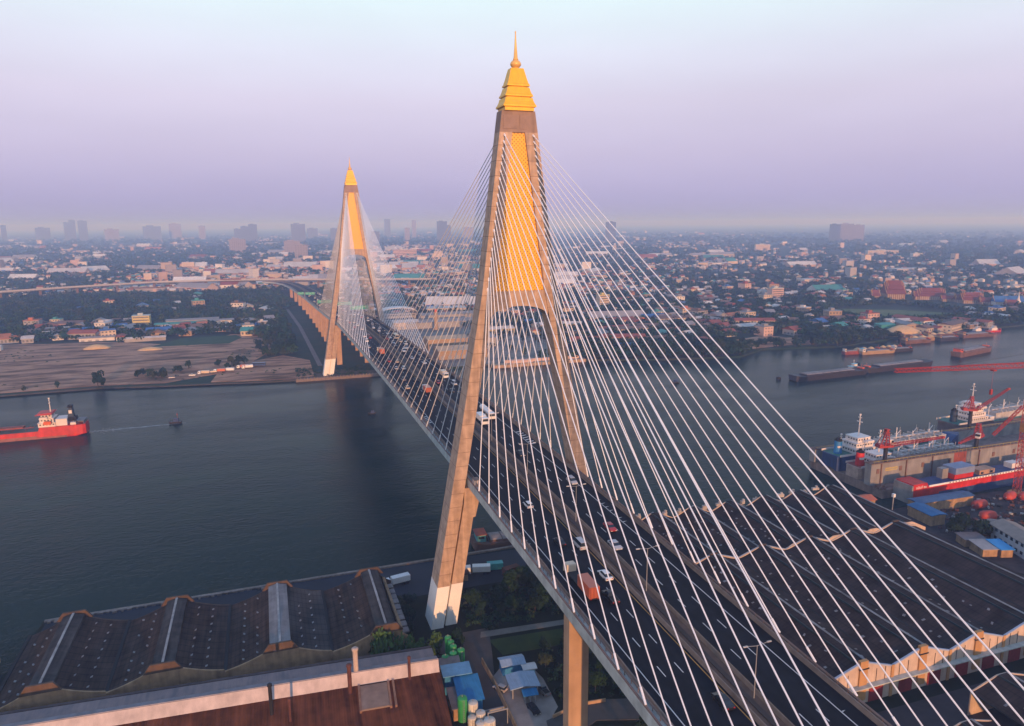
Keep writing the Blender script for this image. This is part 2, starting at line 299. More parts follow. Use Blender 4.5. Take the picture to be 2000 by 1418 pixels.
def make_pylon(yc, label):
    t = thing('bridge_pylon', label, 'bridge pylon', (0, yc, 0), 0, 'pylons of the cable stayed bridge')
    for s in (-1, 1):
        b = MB(); zs = [15.2, 43, 80, 104, 130, 148.6]
        R_ = [ring_box(min(s * hw(z), s * (hw(z) - LT)), max(s * hw(z), s * (hw(z) - LT)), ty(z) / 2, z) for z in zs]
        b.loft(R_); b.mi = 1
        for z in np.arange(19, 148, 4.2):                            # casting joints between the concrete lifts
            h = hw(z) + .015; q = ty(z) / 2 + .015
            b.loft([ring_box(min(s * h, s * (h - LT - .03)), max(s * h, s * (h - LT - .03)), q, z), ring_box(min(s * h, s * (h - LT - .03)), max(s * h, s * (h - LT - .03)), q, z + .12)])
        b.mi = 0
        xi = lambda z: hw(z) - LT
        zs2 = [15.2, 40.2]
        for a, c, q in ((0, .75, .45), (.75, 4.4, .80)):
            b.loft([ring_box(min(s * (xi(z) - a), s * (xi(z) - c)), max(s * (xi(z) - a), s * (xi(z) - c)), ty(z) / 2 * q, z) for z in zs2])
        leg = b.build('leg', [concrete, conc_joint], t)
        w = MB(); zs = [0, 15.2]
        w.loft([ring_box(min(s * (hw(z) + .02), s * (xi(z) - .02)), max(s * (hw(z) + .02), s * (xi(z) - .02)), ty(z) / 2 + .02, z) for z in zs])
        for a, c, q in ((.02, .75, .45), (.75, 4.42, .82)):
            w.loft([ring_box(min(s * (xi(z) - a), s * (xi(z) - c)), max(s * (xi(z) - a), s * (xi(z) - c)), ty(z) / 2 * q, z) for z in zs])
        w.build('white_base_band', white_paint, leg)
        k = MB(); zt = deck_z(yc) - 3.0
        a = xi(zt) - .1
        k.extr_y([(s * p, z) for p, z in ((a, zt), (12, zt), (12, zt - 2.6), (13.4, zt - 3.4), (14.8, 36), (a + .4, 35.5))][::(1 if s < 0 else -1)][::-1][::-1], -2.9, 2.9)
        k.build('deck_bracket', concrete, leg)
    b = MB()
    b.loft([ring_box(-hw(z), hw(z), ty(z) / 2, z) for z in (148.6, 154.4)])
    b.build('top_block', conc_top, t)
    b = MB()
    for q, (xa, xb) in enumerate(((-4.6, -.6), (.3, 2.2))): MB().box(xa, -2.52, 149.5, xb, -2.2, 153.2).build('facing_panel', mat('pylon_facing', (.28, .19, .145), .9, var=.2), t)
    # cross beam with the arched soffit
    b = MB()
    for z0, z1, q in ((101.4, 104, .86), (100.9, 101.5, .80)):
        x0, x1 = hw(z0) - LT, hw(z1) - LT
        b.loft([ring_box(-x0, x0, ty(z0) / 2 * q, z0), ring_box(-x1, x1, ty(z1) / 2 * q, z1)])
    x = hw(100.9) - LT; n = 18; q = ty(100) / 2 * .84; up_, lo_ = [], []
    for i in range(n + 1):
        s = -1 + 2 * i / n; xx = s * (x + .55); up_.append((xx, 100.9)); lo_.append((xx, 99.6 - 3.6 * (1 - math.sqrt(max(0, 1 - s * s * .97)))))
    for i in range(n):
        b.hexa([(lo_[i][0], -q, lo_[i][1]), (lo_[i + 1][0], -q, lo_[i + 1][1]), (lo_[i + 1][0], q, lo_[i + 1][1]), (lo_[i][0], q, lo_[i][1]),
                (up_[i][0], -q, up_[i][1]), (up_[i + 1][0], -q, up_[i + 1][1]), (up_[i + 1][0], q, up_[i + 1][1]), (up_[i][0], q, up_[i][1])])
    b.build('cross_beam', concrete, t)
    # golden lattice screens, one on each face
    for s in (-1, 1):
        b = MB()
        b.loft([ring_box(-(hw(z) - LT + .02), hw(z) - LT + .02, .18, z) for z in (104, 125, 148.7)])
        o = b.build('gold_lattice_panel', goldlat, t, loc=(0, s * 1.45, 0))
    # crown
    cr = link('crown', None, t)
    def pyr(levels):
        m = MB(); m.loft([[(-w * .94, -w * .7, z), (w * .94, -w * .7, z), (w * .94, w * .7, z), (-w * .94, w * .7, z)] for w, z in levels]); return m
    pyr([(4.55, 154.4), (4.55, 155.25)]).build('plinth', gold, cr)
    pyr([(4.4, 155.2), (5.15, 155.45), (5.15, 155.85), (4.85, 156.2), (4.45, 157.0), (4.2, 157.9)]).build('tier', gold, cr)
    pyr([(3.5, 157.8), (3.5, 158.1), (4.3, 158.25), (4.3, 158.65), (4.0, 159.0), (3.65, 159.9), (3.4, 160.7)]).build('tier', gold, cr)
    pyr([(2.75, 160.6), (2.75, 160.9), (3.5, 161.05), (3.5, 161.45), (3.2, 161.8), (2.75, 163.2), (2.3, 164.8), (1.95, 165.9)]).build('tier', gold, cr)
    MB().lathe([(1.2, 165.8), (.6, 165.95), (.6, 166.1), (1.15, 166.35), (1.5, 166.85), (1.55, 167.15), (1.45, 167.5), (1.05, 168.0), (.55, 168.25), (.55, 168.3)], 0, 0, 20).build('ball_finial', gold_dark, cr, smooth=True)
    MB().lathe([(.75, 168.2), (.75, 168.5), (.6, 168.7), (.35, 171.5), (.12, 175.2), (.2, 175.35), (.2, 175.6), (.02, 175.9)], 0, 0, 12).build('spire', gold_dark, cr, smooth=True)
    # stay cables: two planes, side span and main span
    sgn = 1 if yc < 100 else -1
    for side in (-1, 1):
        for dr in (-1, 1):
            for i, za in enumerate(ANCH):
                j = 18 - i; span = (14.8 + 9.5 * j) if dr * sgn < 0 else (14.8 + 9.95 * j)
                yb = dr * span; zb = deck_z(yc + yb) + .6; xb = deck_x(yc + yb) + side * 17.0
                p0 = Vector((side * (hw(za) - 1.5), dr * (ty(za) / 2 - .1), za)); p1 = Vector((xb, yb, zb))
                d = (p1 - p0); Lh = d.length; d /= Lh
                b = MB(); 
                for q in range(6):                                   # a slight sag along the stay
                    f0, f1 = q / 6, (q + 1) / 6; s0, s1 = (Vector((0, 0, -4 * Lh * .0022 * f * (1 - f))) for f in (f0, f1))
                    b.tube(p0 + d * Lh * f0 + s0, p0 + d * Lh * f1 + s1, .13 if sgn > 0 else .17, n=6)
                b.tube(p1 - d * 2.8, p1, .21, n=8); b.tube(p0, p0 + d * 1.0, .27, n=8)
                b.build('stay_cable', cable_white, t)
    return t
make_pylon(0, 'nearer A-shaped concrete bridge pylon with gold lattice panel and golden spire')
make_pylon(SPAN, 'farther A-shaped bridge pylon with golden spire, standing on the opposite bank')

# deck: swept cross sections
YS = list(np.arange(-260, 620, 20)) + list(np.arange(620, 1230, 25)) + [1240, 1252, 1262]
def frame(y):
    d = 1.0; tx = (deck_x(y + d) - deck_x(y - d)) / (2 * d); n = math.hypot(tx, 1); return (deck_x(y), y, deck_z(y)), (1 / n, -tx / n)
def sweep(b, prof, y0=-260, y1=1262, step=None):
    ys = [y for y in YS if y0 < y < y1]; ys = [y0] + ys + [y1]
    rings = []
    for y in ys:
        c, nx = frame(y); w = lerp(y, [-300, 640, 800, 1262], [1, 1, .93, .8])
        rings.append([(c[0] + nx[0] * a * w, c[1] + nx[1] * a * w, c[2] + z) for a, z in prof])
    b.loft(rings); return b
rect = lambda x0, z0, x1, z1: [(x0, z0), (x0, z1), (x1, z1), (x1, z0)]
dk = thing('bridge_deck', 'long grey bridge deck carrying dark seven-lane roadway across the river', 'bridge deck')
sweep(MB(), [(-17.2, 0), (17.2, 0), (17.2, -2.3), (13.5, -3.0), (-13.5, -3.0), (-17.2, -2.3)]).build('girder', conc_grey, dk)
sweep(MB(), rect(-15.6, .004, 15.6, .06)).build('roadway', asphalt, dk)
for x in (-15.6, 15.6):
    b = MB(); b.mi = 0; sweep(b, [(x - .28, 0), (x - .12, 1.0), (x + .12, 1.0), (x + .28, 0)]); b.build('parapet', conc_deck, dk)
for s in (-1, 1):
    b = MB(); sweep(b, rect(s * 16.95 - .12, 0, s * 16.95 + .12, .45))
    for y in np.arange(-250, 520, 2.4):
        b.cbox(deck_x(y) + s * 16.3, y, deck_z(y) + .5, .12, .12, 1.0)
    for zz in (.75, 1.05): sweep(b, rect(s * 16.3 - .05, zz, s * 16.3 + .05, zz + .09), -260, 620)
    b.build('edge_railing', mat('edge_rail_rusty', (.22, .15, .125), .8, var=.3), dk)
b = MB(); sweep(b, rect(-1.9, .02, 2.1, .16)); b.build('median_strip', mat('median_concrete', (.10, .068, .05), .9, var=.35, scale=.5, streak=(2, .05, 1)), dk)
for x in (-1.9, 2.1):
    b = MB(); sweep(b, [(x - .3, .06), (x - .1, .95), (x + .1, .95), (x + .3, .06)]); b.build('median_barrier', conc_deck, dk)
b = MB(); sweep(b, rect(-.35, .16, .55, .34)); b.build('median_gutter', mat('median_dark', (.05, .04, .036), .9), dk)
b = MB()
for x in (-13.3, 12.3): sweep(b, rect(x - .09, .05, x + .09, .068))
b.build('edge_line', line_white, dk)
b = MB()
for x in (-2.75, 2.95): sweep(b, rect(x - .09, .05, x + .09, .068))
b.build('centre_edge_line', line_yellow, dk)
b = MB()
for x in (-9.8, -6.3, 5.6, 8.9):
    for y in np.arange(-230, 560, 9.0):
        c = deck_x(y); z = deck_z(y) + .064; z2 = deck_z(y + 3) + .064
        b.add([(c + x - .085, y, z), (c + x + .085, y, z), (c + x + .085, y + 3, z2), (c + x - .085, y + 3, z2)], [(0, 1, 2, 3)])
b.build('lane_dashes', line_white, dk)
b = MB()
for x0, x1, ys in ((-15.1, -13.5, list(np.arange(-122, -108, 2.3)) + list(np.arange(-50, -40, 2.1)) + list(np.arange(60, 70, 2.2))), (12.5, 14.9, list(np.arange(-121, -104, 2.9)) + list(np.arange(-46, -30, 2.5)) + list(np.arange(22, 38, 2.5)))):
    for y in ys:
        z = deck_z(y) + .066; s = .8
        b.add([(x0, y, z), (x0, y + .75, z), (x1, y + .75 + s, z), (x1, y + s, z)], [(3, 2, 1, 0)])
b.build('hatch_marking', line_white, dk)
for y in np.arange(-250, 600, 33.17):                                # expansion and segment joints on the girder face
    pass
# two concrete cabinets stand on the outer ledge at the near pylon
kiosk = MB().cbox(0, 0, .9, 1.5, 2.6, 1.8).build('equipment_cabinet', mat('cabinet_paint', (.5, .42, .36), .7), loc=(-16.1, -8.6, deck_z(-8) + .02)); tag(kiosk, 'pale equipment cabinet on the deck edge beside the near pylon left leg', 'cabinet')
MB().cbox(0, 0, 1.86, 1.7, 2.8, .12).build('lid', conc_deck, kiosk)

# piers
def pier_mesh(h, w, d):
    b = MB(); b.box(-w / 2, -d / 2, 0, w / 2, d / 2, h); b.box(-w / 2 - .02, -d / 2 - .02, h * .52, w / 2 + .02, d / 2 + .02, h * .52 + .1); b.box(-w / 2 - .02, -d / 2 - .02, h * .76, w / 2 + .02, d / 2 + .02, h * .76 + .1); return b
for y in (-78, -116):
    t = thing('bridge_pier', 'tall orange-lit twin column pier under the near deck, %s' % ('nearest to the pylon' if y == -78 else 'cut by the bottom edge'), 'bridge pier', (0, y, 2), 0, 'bridge piers')
    h = deck_z(y) - 2.4 - 2
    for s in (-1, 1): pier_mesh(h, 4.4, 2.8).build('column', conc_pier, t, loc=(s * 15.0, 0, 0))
    MB().box(-12.8, -1.2, h - 3, 12.8, 1.2, h - .2).build('cross_head', conc_pier, t)
for i, y in enumerate([440, 474, 508, 542, 577, 613, 650, 690, 733, 780, 830, 885, 945, 1010, 1080]):
    lab = ['twin column pier just behind the far pylon', 'tall reddish twin column pier of the approach descending beyond the far pylon', 'low reddish pier near the far end of the approach viaduct'][0 if i == 0 else 1 if i < 8 else 2]
    c, nx = frame(y)
    t = thing('bridge_pier', lab, 'bridge pier', (c[0], y, 1.6), math.atan2(nx[1], nx[0]), 'bridge piers' if i == 0 else ['piers of the approach beyond the far pylon', 'last low piers of the approach'][0 if i < 8 else 1])
    h = c[2] - 2.9 - 1.6
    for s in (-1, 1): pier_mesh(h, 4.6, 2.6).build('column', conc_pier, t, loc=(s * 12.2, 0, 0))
    MB().box(-9.9, -1.1, h - 2.6, 9.9, 1.1, h - .1).build('cross_head', conc_pier, t)

# median lamps with two arms
def make_lamp():
    t = link('street_lamp', None)
    MB().tube((0, 0, 0), (0, 0, 9.6), .09, .06, 8).build('pole', steel, t)
    for s in (-1, 1):
        a = MB().tube((0, 0, 9.5), (s * 2.0, 0, 9.8), .045, n=6).build('arm', steel, t)
        b = MB().cbox(s * 2.3, 0, 9.83, .8, .26, .16); b.build('lamp_head', mat('lamp_housing', (.55, .52, .48), .5), a)
    return t
lamp = make_lamp()
for i, y in enumerate([-113.8, -78.3, -42, -6, 30, 66, 102, 138, 174, 210, 246, 282, 318, 354, 434, 470, 506, 542, 578]):
    o = lamp if i == 0 else copy_tree(lamp); o.location = (deck_x(y) + .9, y, deck_z(y) + .3)
    lab = ('double-arm lamp post in the median at the bottom right, nearest of the row' if i == 0 else 'double-arm lamp post in the median beside the orange container truck' if i == 1
           else 'double-arm lamp post in the median a little in front of the near pylon' if i in (2, 3) else 'thin double-arm lamp post in the median of the main span' if i < 14 else 'tiny lamp post in the median beyond the far pylon')
    tag(o, lab, 'street lamp', 'lamps: ' + lab)

# ------------------------------------------------------------------ vehicles
PAINT = {'white': (.72, .72, .72), 'silver': (.42, .43, .45), 'grey': (.16, .165, .17), 'black': (.012, .012, .015), 'red': (.38, .03, .03), 'orange': (.52, .13, .06), 'cream': (.62, .50, .36), 'blue': (.05, .09, .22), 'yellow': (.6, .4, .04), 'green': (.03, .2, .1)}
def paint(c): return mat('car_paint_' + c, PAINT[c], .3, var=0, spec=.6)
VM = {}
def veh_mesh(kind, col):
    """dict part -> mesh, every part in the vehicle's own space: +y forward, z=0 on the road"""
    key = (kind, col)
    if key in VM: return VM[key]
    P = {}; p = paint(col)
    def wheels(xs, ys, r=.33, w=.22):
        b = MB().tube((-w / 2, 0, 0), (w / 2, 0, 0), r, n=12).tube((-w / 2 - .01, 0, 0), (w / 2 + .01, 0, 0), r * .55, n=10); P['wheel'] = (b.mesh('wheel', [rubber]), [(x, y, r) for x in xs for y in ys])
    def lights(y0, y1, x, z0, z1, w=.36):
        P['headlight'] = (MB().cbox(0, 0, 0, w, .08, .16).mesh('headlight', [lampglass]), [(x, y1, z1), (-x, y1, z1)])
        P['tail_light'] = (MB().cbox(0, 0, 0, w * .8, .08, .18).mesh('tail_light', [taillight]), [(x, y0, z0), (-x, y0, z0)])
    if kind in ('sedan', 'hatchback', 'suv', 'pickup', 'van'):
        Lh, Wd, hb, hr, c0, c1, r0, r1 = {'sedan': (2.25, .9, .95, 1.45, -1.75, 1.15, -1.05, .45), 'hatchback': (2.0, .86, .95, 1.5, -1.9, 1.1, -1.6, .4), 'suv': (2.3, .94, 1.1, 1.78, -2.15, 1.2, -1.9, .55),
                                          'pickup': (2.6, .92, 1.1, 1.75, -.55, 1.35, -.35, .7), 'van': (2.45, .95, 1.15, 2.05, -2.35, 1.75, -2.2, 1.0)}[kind]
        b = MB(); sec = [(-Lh, .42, .82), (-Lh + .12, .3, hb), (c0, .27, hb), (c1, .27, hb - .02), (Lh - .35, .28, hb - .2), (Lh, .36, hb - .38)]
        b.loft([[(-Wd * k, y, z0), (Wd * k, y, z0), (Wd, y, (z0 + z1) / 2), (Wd * .93, y, z1), (-Wd * .93, y, z1), (-Wd, y, (z0 + z1) / 2)] for (y, z0, z1), k in zip(sec, (.9, .95, .97, .97, .95, .85))])
        if kind == 'pickup':
            b.mi = 1; b.box(-Wd * .8, -Lh + .2, hb - .02, Wd * .8, c0 - .08, hb + .012); b.mi = 0
        b.loft([[(-Wd * .74, y, hr - .07), (Wd * .74, y, hr - .07), (Wd * .7, y, z), (-Wd * .7, y, z)] for y, z in ((r0 - .05, hr - .02), (r0 + .2, hr + .02), (r1 - .1, hr + .02), (r1 + .05, hr - .02))])
        P['body'] = (b.mesh('body', [p, rubber]), None)
        g = MB(); g.loft([[(-Wd * .92, y0, hb - .03), (Wd * .92, y0, hb - .03), (Wd * .92, y1, hb - .03), (-Wd * .92, y1, hb - .03)] if z < hb + .1 else [(-Wd * .73, y0, z), (Wd * .73, y0, z), (Wd * .73, y1, z), (-Wd * .73, y1, z)] for y0, y1, z in ((c0, c1, hb), (r0, r1, hr - .03))])
        P['windows'] = (g.mesh('windows', [glass]), None)
        wheels((-Wd + .08, Wd - .08), (-Lh * .62, Lh * .63)); lights(-Lh + .01, Lh - .03, Wd * .68, .78, hb - .48)
    elif kind in ('container_truck', 'box_truck', 'tanker_truck', 'cab_truck'):
        lng = {'container_truck': 6.2, 'tanker_truck': 5.6, 'box_truck': 3.2, 'cab_truck': 2.6}[kind]
        cabc = {'container_truck': 'cream', 'tanker_truck': 'white', 'box_truck': 'white', 'cab_truck': 'cream'}[kind]; y0 = lng + .5
        b = MB(); b.extr_x([(y0, .5), (y0 + 2.3, .5), (y0 + 2.35, 1.5), (y0 + 2.1, 2.7), (y0 + .1, 2.85), (y0, 2.4)], -1.2, 1.2); P['cab'] = (b.mesh('cab', [paint(cabc)]), None)
        g = MB().extr_x([(y0 + 2.25, 1.62), (y0 + 2.42, 1.62), (y0 + 2.19, 2.5), (y0 + 2.05, 2.5)], -1.06, 1.06).box(-1.23, y0 + 1.1, 1.6, 1.23, y0 + 1.9, 2.3); P['windscreen'] = (g.mesh('windscreen', [glass]), None)
        c = MB().box(-1.1, -lng, .75, 1.1, y0 + .3, 1.05)
        for y in (-lng + 1, -lng + 2.2, y0 - .9): c.box(-1.15, y - .3, .45, 1.15, y + .3, .75)
        P['chassis'] = (c.mesh('chassis', [dark]), None)
        if kind == 'tanker_truck':
            t = MB(); t.loft([[(1.22 * k * math.cos(a), y, 2.3 + 1.05 * k * math.sin(a)) for a in [-2 * math.pi * i / 16 for i in range(16)]] for y, k in ((-lng, .55), (-lng + .35, .97), (-lng + .6, 1), (lng - .6, 1), (lng - .35, .97), (lng, .55))][::-1][::-1])
            t.box(-.35, -lng + 1, 3.3, .35, lng - 1, 3.42)
            for y in (-3, 0, 3): t.lathe([(.3, 3.4), (.3, 3.62), (.05, 3.65)], 0, y, 10)
            P['tank'] = (t.mesh('tank', [p]), None)
        else:
            h = {'container_truck': 3.75, 'box_truck': 3.1, 'cab_truck': 2.1}[kind]; ce = .4 if kind == 'container_truck' else lng - .1
            t = MB().box(-1.22, -lng, 1.05, 1.22, ce, h)
            for y in np.arange(-lng + .3, ce - .2, .5): t.box(-1.25, y, 1.15, 1.25, y + .22, h - .12)
            for x in (-1.0, -.3, .3, 1.0): t.box(x - .05, -lng - .05, 1.15, x + .05, -lng + .02, h - .1)
            P['container' if kind == 'container_truck' else 'cargo_box'] = (t.mesh('container', [p]), None)
        wheels((-1.02, 1.02), (-lng + 1, -lng + 2.2, y0 - .6, y0 + 1.3), .5, .36); lights(-lng - .03, y0 + 2.33, .85, .95, .85, .4)
    elif kind == 'motorcycle':
        b = MB().tube((0, -.5, .55), (0, .5, .65), .16, n=8).tube((-.36, .42, 1.0), (.36, .42, 1.0), .03, n=6).tube((0, .42, 1.0), (0, .66, .32), .05, n=6); P['body'] = (b.mesh('body', [p]), None)
        P['wheel'] = (MB().tube((-.06, 0, 0), (.06, 0, 0), .31, n=14).mesh('wheel', [rubber]), [(0, -.62, .31), (0, .66, .31)])
    elif kind == 'bus':
        b = MB().extr_x([(-5.5, .5), (5.5, .5), (5.55, 1.6), (5.3, 3.1), (-5.4, 3.1), (-5.5, 2.6)], -1.24, 1.24); P['body'] = (b.mesh('body', [p]), None)
        P['windows'] = (MB().box(-1.26, -5.2, 1.6, 1.26, 5.0, 2.5).box(-1.05, 5.2, 1.5, 1.05, 5.58, 2.6).mesh('windows', [glass]), None); wheels((-1.05, 1.05), (-3.2, 3.6), .5, .3)
    VM[key] = P; return P
NAMES = {'container_truck': 'container_truck', 'tanker_truck': 'tanker_truck', 'box_truck': 'box_truck', 'cab_truck': 'cargo_truck', 'pickup': 'pickup_truck'}
CATS = {'motorcycle': 'motorcycle', 'bus': 'bus', 'van': 'van'}
def vehicle(kind, col, x, y, label, away=None, group='vehicles on the bridge deck', z=None, rz=None, parts=True):
    if away is None: away = x < deck_x(y)
    sl = math.atan((deck_z(y + 2) - deck_z(y - 2)) / 4) if z is None else 0
    nm = NAMES.get(kind, kind if kind in ('motorcycle', 'bus', 'van') else 'car'); P = veh_mesh(kind, col)
    t = thing(nm, label, CATS.get(kind, 'truck' if 'truck' in kind else 'car'), (x, y, (deck_z(y) + .068) if z is None else z), 0, group)
    if rz is None: t.rotation_euler = (sl if away else -sl, 0, (0 if away else math.pi))
    else: t.rotation_euler = (0, 0, rz)
    for k, (me, locs) in P.items():
        if not parts and k in ('headlight', 'tail_light', 'wheel'): continue
        for l in (locs or [(0, 0, 0)]): link(k, me, t, l)
    return t
V = vehicle
V('container_truck', 'orange', -11.3, -73, 'truck hauling a rusty orange shipping container up the left carriageway').scale = (.94, .9, .92)
V('sedan', 'white', -4.6, -70, 'clean white sedan passing beside the orange container truck', True)
V('pickup', 'black', -7.6, -78.5, 'black pickup just right of the orange container', True)
V('hatchback', 'white', -7.2, -28.5, 'white hatchback in the left carriageway directly behind the near pylon', True)
V('van', 'silver', -3.9, -55, 'silver van beside the median, ahead of the orange container truck', True)
V('sedan', 'black', -7.9, -52, 'black sedan left of the silver van', True)
V('motorcycle', 'black', -6.6, -8.6, 'small dark motorcycle in the left carriageway at the near pylon', True)
V('sedan', 'silver', 3.9, -58, 'silver sedan coming down the inner lane next to the median', False)
V('sedan', 'red', 7.3, -48.6, 'red sedan coming towards the viewer in the right carriageway', False)
V('suv', 'silver', 11.0, -16.5, 'large silver sports utility car beside the right leg of the near pylon', False)
V('sedan', 'black', 5.4, 12.5, 'black sedan just past the near pylon in the right carriageway', False)
V('tanker_truck', 'white', 9.2, 64, 'big white tanker truck coming through the near pylon', False)
V('box_truck', 'white', 4.6, 55.5, 'small white box truck just ahead of the tanker truck', False)
V('sedan', 'black', -4.6, -113, 'black sedan at the bottom edge beside the median', True)
V('box_truck', 'orange', -4.6, 109, 'small orange-backed truck left of the median on the main span', True)
V('box_truck', 'cream', 10.6, 141, 'cream truck with a red top on the right half of the main span', False)
V('sedan', 'black', 6.0, 107, 'black sedan right of the median on the main span, nearest past the tanker', False)
V('container_truck', 'orange', -8.2, 219, 'orange container truck on the far half of the main span', True)
V('suv', 'white', -.0 - 4.6, 167, 'white sports utility car left of the median at mid span', True)
V('hatchback', 'cream', -4.4, 187, 'cream hatchback left of the median just past mid span', True)
V('van', 'white', 5.6, 221, 'white van right of the median abreast of the far orange container truck', False)
V('bus', 'cream', 11.0, 278, 'cream bus coming off the far pylon in the right carriageway', False)
V('sedan', 'red', -5.4, 284, 'red sedan left of the median before the far pylon', True)
V('van', 'white', -9.6, 270, 'white van in the left carriageway before the far pylon', True)
V('pickup', 'grey', -9.9, 139, 'grey pickup near the left edge of the main span', True)
FAR = [('sedan', 'white', 9.0, 178), ('sedan', 'silver', 5.5, 195), ('pickup', 'white', 9.2, 232), ('sedan', 'grey', 12, 205), ('suv', 'silver', 5.4, 256), ('sedan', 'white', 9.1, 300), ('van', 'white', 12.0, 248), ('sedan', 'grey', -12, 305), ('suv', 'white', 5.7, 318), ('sedan', 'silver', 9, 335), ('sedan', 'black', -5, 243), ('sedan', 'silver', -12.0, 243)]
for k, c, x, y in FAR: V(k, c, x, y, '%s %s among the traffic on the far half of the main span' % (c, {'suv': 'sports utility car'}.get(k, k)), x < 0, 'traffic on the far half of the main span')
rv = random.Random(5); used = []
for i in range(34):
    y = rv.uniform(120, 345); lane = rv.choice((-11.6, -8.2, -4.6, 4.6, 7.4, 10.8)); k = rv.choice(('sedan', 'sedan', 'suv', 'hatchback', 'pickup', 'van')); c = rv.choice(('white', 'white', 'silver', 'grey', 'black', 'red', 'cream'))
    if any(abs(y - o.location.y) < 11 and abs(lane - o.location.x) < 2.6 for o in COL.objects if 'category' in o and o.get('group', '').startswith(('vehicles on', 'traffic on', 'small traffic'))): continue
    V(k, c, lane, y, 'small %s %s driving on the middle of the main span' % (c, {'suv': 'sports utility car'}.get(k, k)), lane < 0, 'small traffic on the main span: %s %s' % (c, k))
for i in range(95):
    y = 345 + 560 * rv.random() ** 1.15; lane = rv.choice((-12, -8.2, -4.8, -8.2, -4.8, 4.6, 7.4, 11)); 
    if any(abs(y - a) < 9 and abs(lane - b) < 2.4 for a, b in used) or abs(y - SPAN) < 1: continue
    used.append((y, lane)); k = rv.choice(('sedan', 'sedan', 'suv', 'van', 'pickup', 'box_truck')); c = rv.choice(('white', 'white', 'white', 'silver', 'silver', 'grey', 'black', 'red', 'cream'))
    V(k, c, deck_x(y) + lane * (.93 if y > 700 else 1), y, 'tiny %s %s in the dense traffic around and beyond the far pylon' % (c, {'suv': 'sports utility car', 'box_truck': 'truck'}.get(k, k)), lane < 0, 'dense traffic beyond the far pylon: %s %s' % (c, k), parts=False)
# green overhead direction signs over the approach
sg = mat('sign_green', (.02, .30, .20), .5, var=.05)
for i, (x, y, w) in enumerate(((-7.5, 606, 19), (4.5, 552, 18), (-11, 790, 12), (-25, 800, 8), (11, 470, 17))):
    z = deck_z(y); t = thing('road_sign', ['wide green direction sign over the left carriageway beyond the far pylon', 'wide green direction sign hanging behind the left leg of the far pylon', 'small green direction sign far down the approach road', 'smallest green sign at the far bend of the approach', 'green direction sign seen through the legs of the far pylon'][i], 'road sign', (deck_x(y) if i != 3 else 0, y, z))
    MB().cbox(x, 0, 7.4, w, .25, 3.4).build('sign_board', sg, t)
    b = MB()
    for q in range(3): b.cbox(x - w * .3 + q * w * .3, -.15, 7.9 - .9 * (q % 2), w * .17, .05, .35)
    b.build('lettering', line_white, t)
    MB().tube((x - w / 2 - .5, 0, 0), (x - w / 2 - .5, 0, 9), .2, n=8).tube((x + w / 2 + .5, 0, 0), (x + w / 2 + .5, 0, 9), .2, n=8).tube((x - w / 2 - .5, .25, 7.4), (x + w / 2 + .5, .25, 7.4), .15, n=6).build('gantry', steel, t)
# expressway running off to the left
EX = [(-2600, 620), (-1300, 830), (-760, 1030), (-486, 1203), (-387, 1266), (-270, 1326), (-133, 1322), (-60, 1300), (30, 1262), (240, 1180)]
def strip(b, pts, prof):
    rings = []
    for i, (x, y) in enumerate(pts):
        a = pts[max(0, i - 1)]; c = pts[min(len(pts) - 1, i + 1)]; d = Vector((c[0] - a[0], c[1] - a[1])).normalized(); n = (d.y, -d.x)
        rings.append([(x + n[0] * o, y + n[1] * o, z) for o, z in prof])
    b.loft(rings); return b
ex = thing('expressway_viaduct', 'long pale elevated expressway curving away to the left behind the woods', 'viaduct')
strip(MB(), EX, [(-10, 17.6), (10, 17.6), (10, 16.2), (6, 15.8), (-6, 15.8), (-10, 16.2)]).build('girder', mat('viaduct_concrete', (.11, .105, .105), .9), ex)
for o in (-9.7, 9.7): strip(MB(), EX, [(o - .25, 17.5), (o - .25, 19.0), (o + .25, 19.0), (o + .25, 17.5)]).build('parapet', mat('viaduct_parapet', (.40, .38, .37), .9, var=.15), ex)
for a, c in zip(EX, EX[1:]):
    n = max(1, int(math.hypot(c[0] - a[0], c[1] - a[1]) / 45))
    for k in range(n):
        x = a[0] + (c[0] - a[0]) * k / n; y = a[1] + (c[1] - a[1]) * k / n
        MB().cbox(0, 0, 8.4, 4, 2.2, 15).build('column', conc_joint, ex, loc=(x, y, 0))

# ------------------------------------------------------------------ left warehouse with four sagging bays
RB = (('Y', 2.9, .09, .45), ('X', 1.15, .3, .16))
roof_dark = mat('roof_felt_dark', (.054, .037, .029), .95, var=.5, scale=.3, streak=(2.6, .2, 1), spec=.06, ribs=RB)
roof_stain = mat('roof_felt_pale', (.03, .027, .026), .9, var=.5, scale=.10, streak=(.6, .25, 1), tint=(.13, .11, .10), spec=.06, ribs=RB)
roof_mon = mat('monitor_sheet', (.035, .031, .029), .9, var=.45, scale=.4, streak=(2.5, .12, 1), tint=(.085, .076, .07), spec=.1)
roof_monw = mat('monitor_sheet_white', (.20, .185, .18), .8, var=.35, scale=.4, streak=(2.5, .12, 1))
ridge_w = mat('ridge_cap_white', (.30, .29, .28), .8, var=.4, scale=.5)
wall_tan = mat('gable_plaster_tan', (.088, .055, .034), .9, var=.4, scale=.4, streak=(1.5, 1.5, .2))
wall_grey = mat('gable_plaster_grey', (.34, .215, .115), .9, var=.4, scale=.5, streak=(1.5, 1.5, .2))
black = mat('gutter_black', (.010, .010, .011), .9, var=0)
skyl = mat('skylight_sheet', (.17, .17, .175), .5, var=.3, scale=1.5)
def sag(u): return .5 * u + .5 * u ** 2           # 0 valley .. 1 monitor edge
ZV, ZR = 9.2, 13.9
t = thing('warehouse', 'dark four-bay warehouse with sagging felt roofs along the near river bank', 'warehouse', (0, 0, 0))
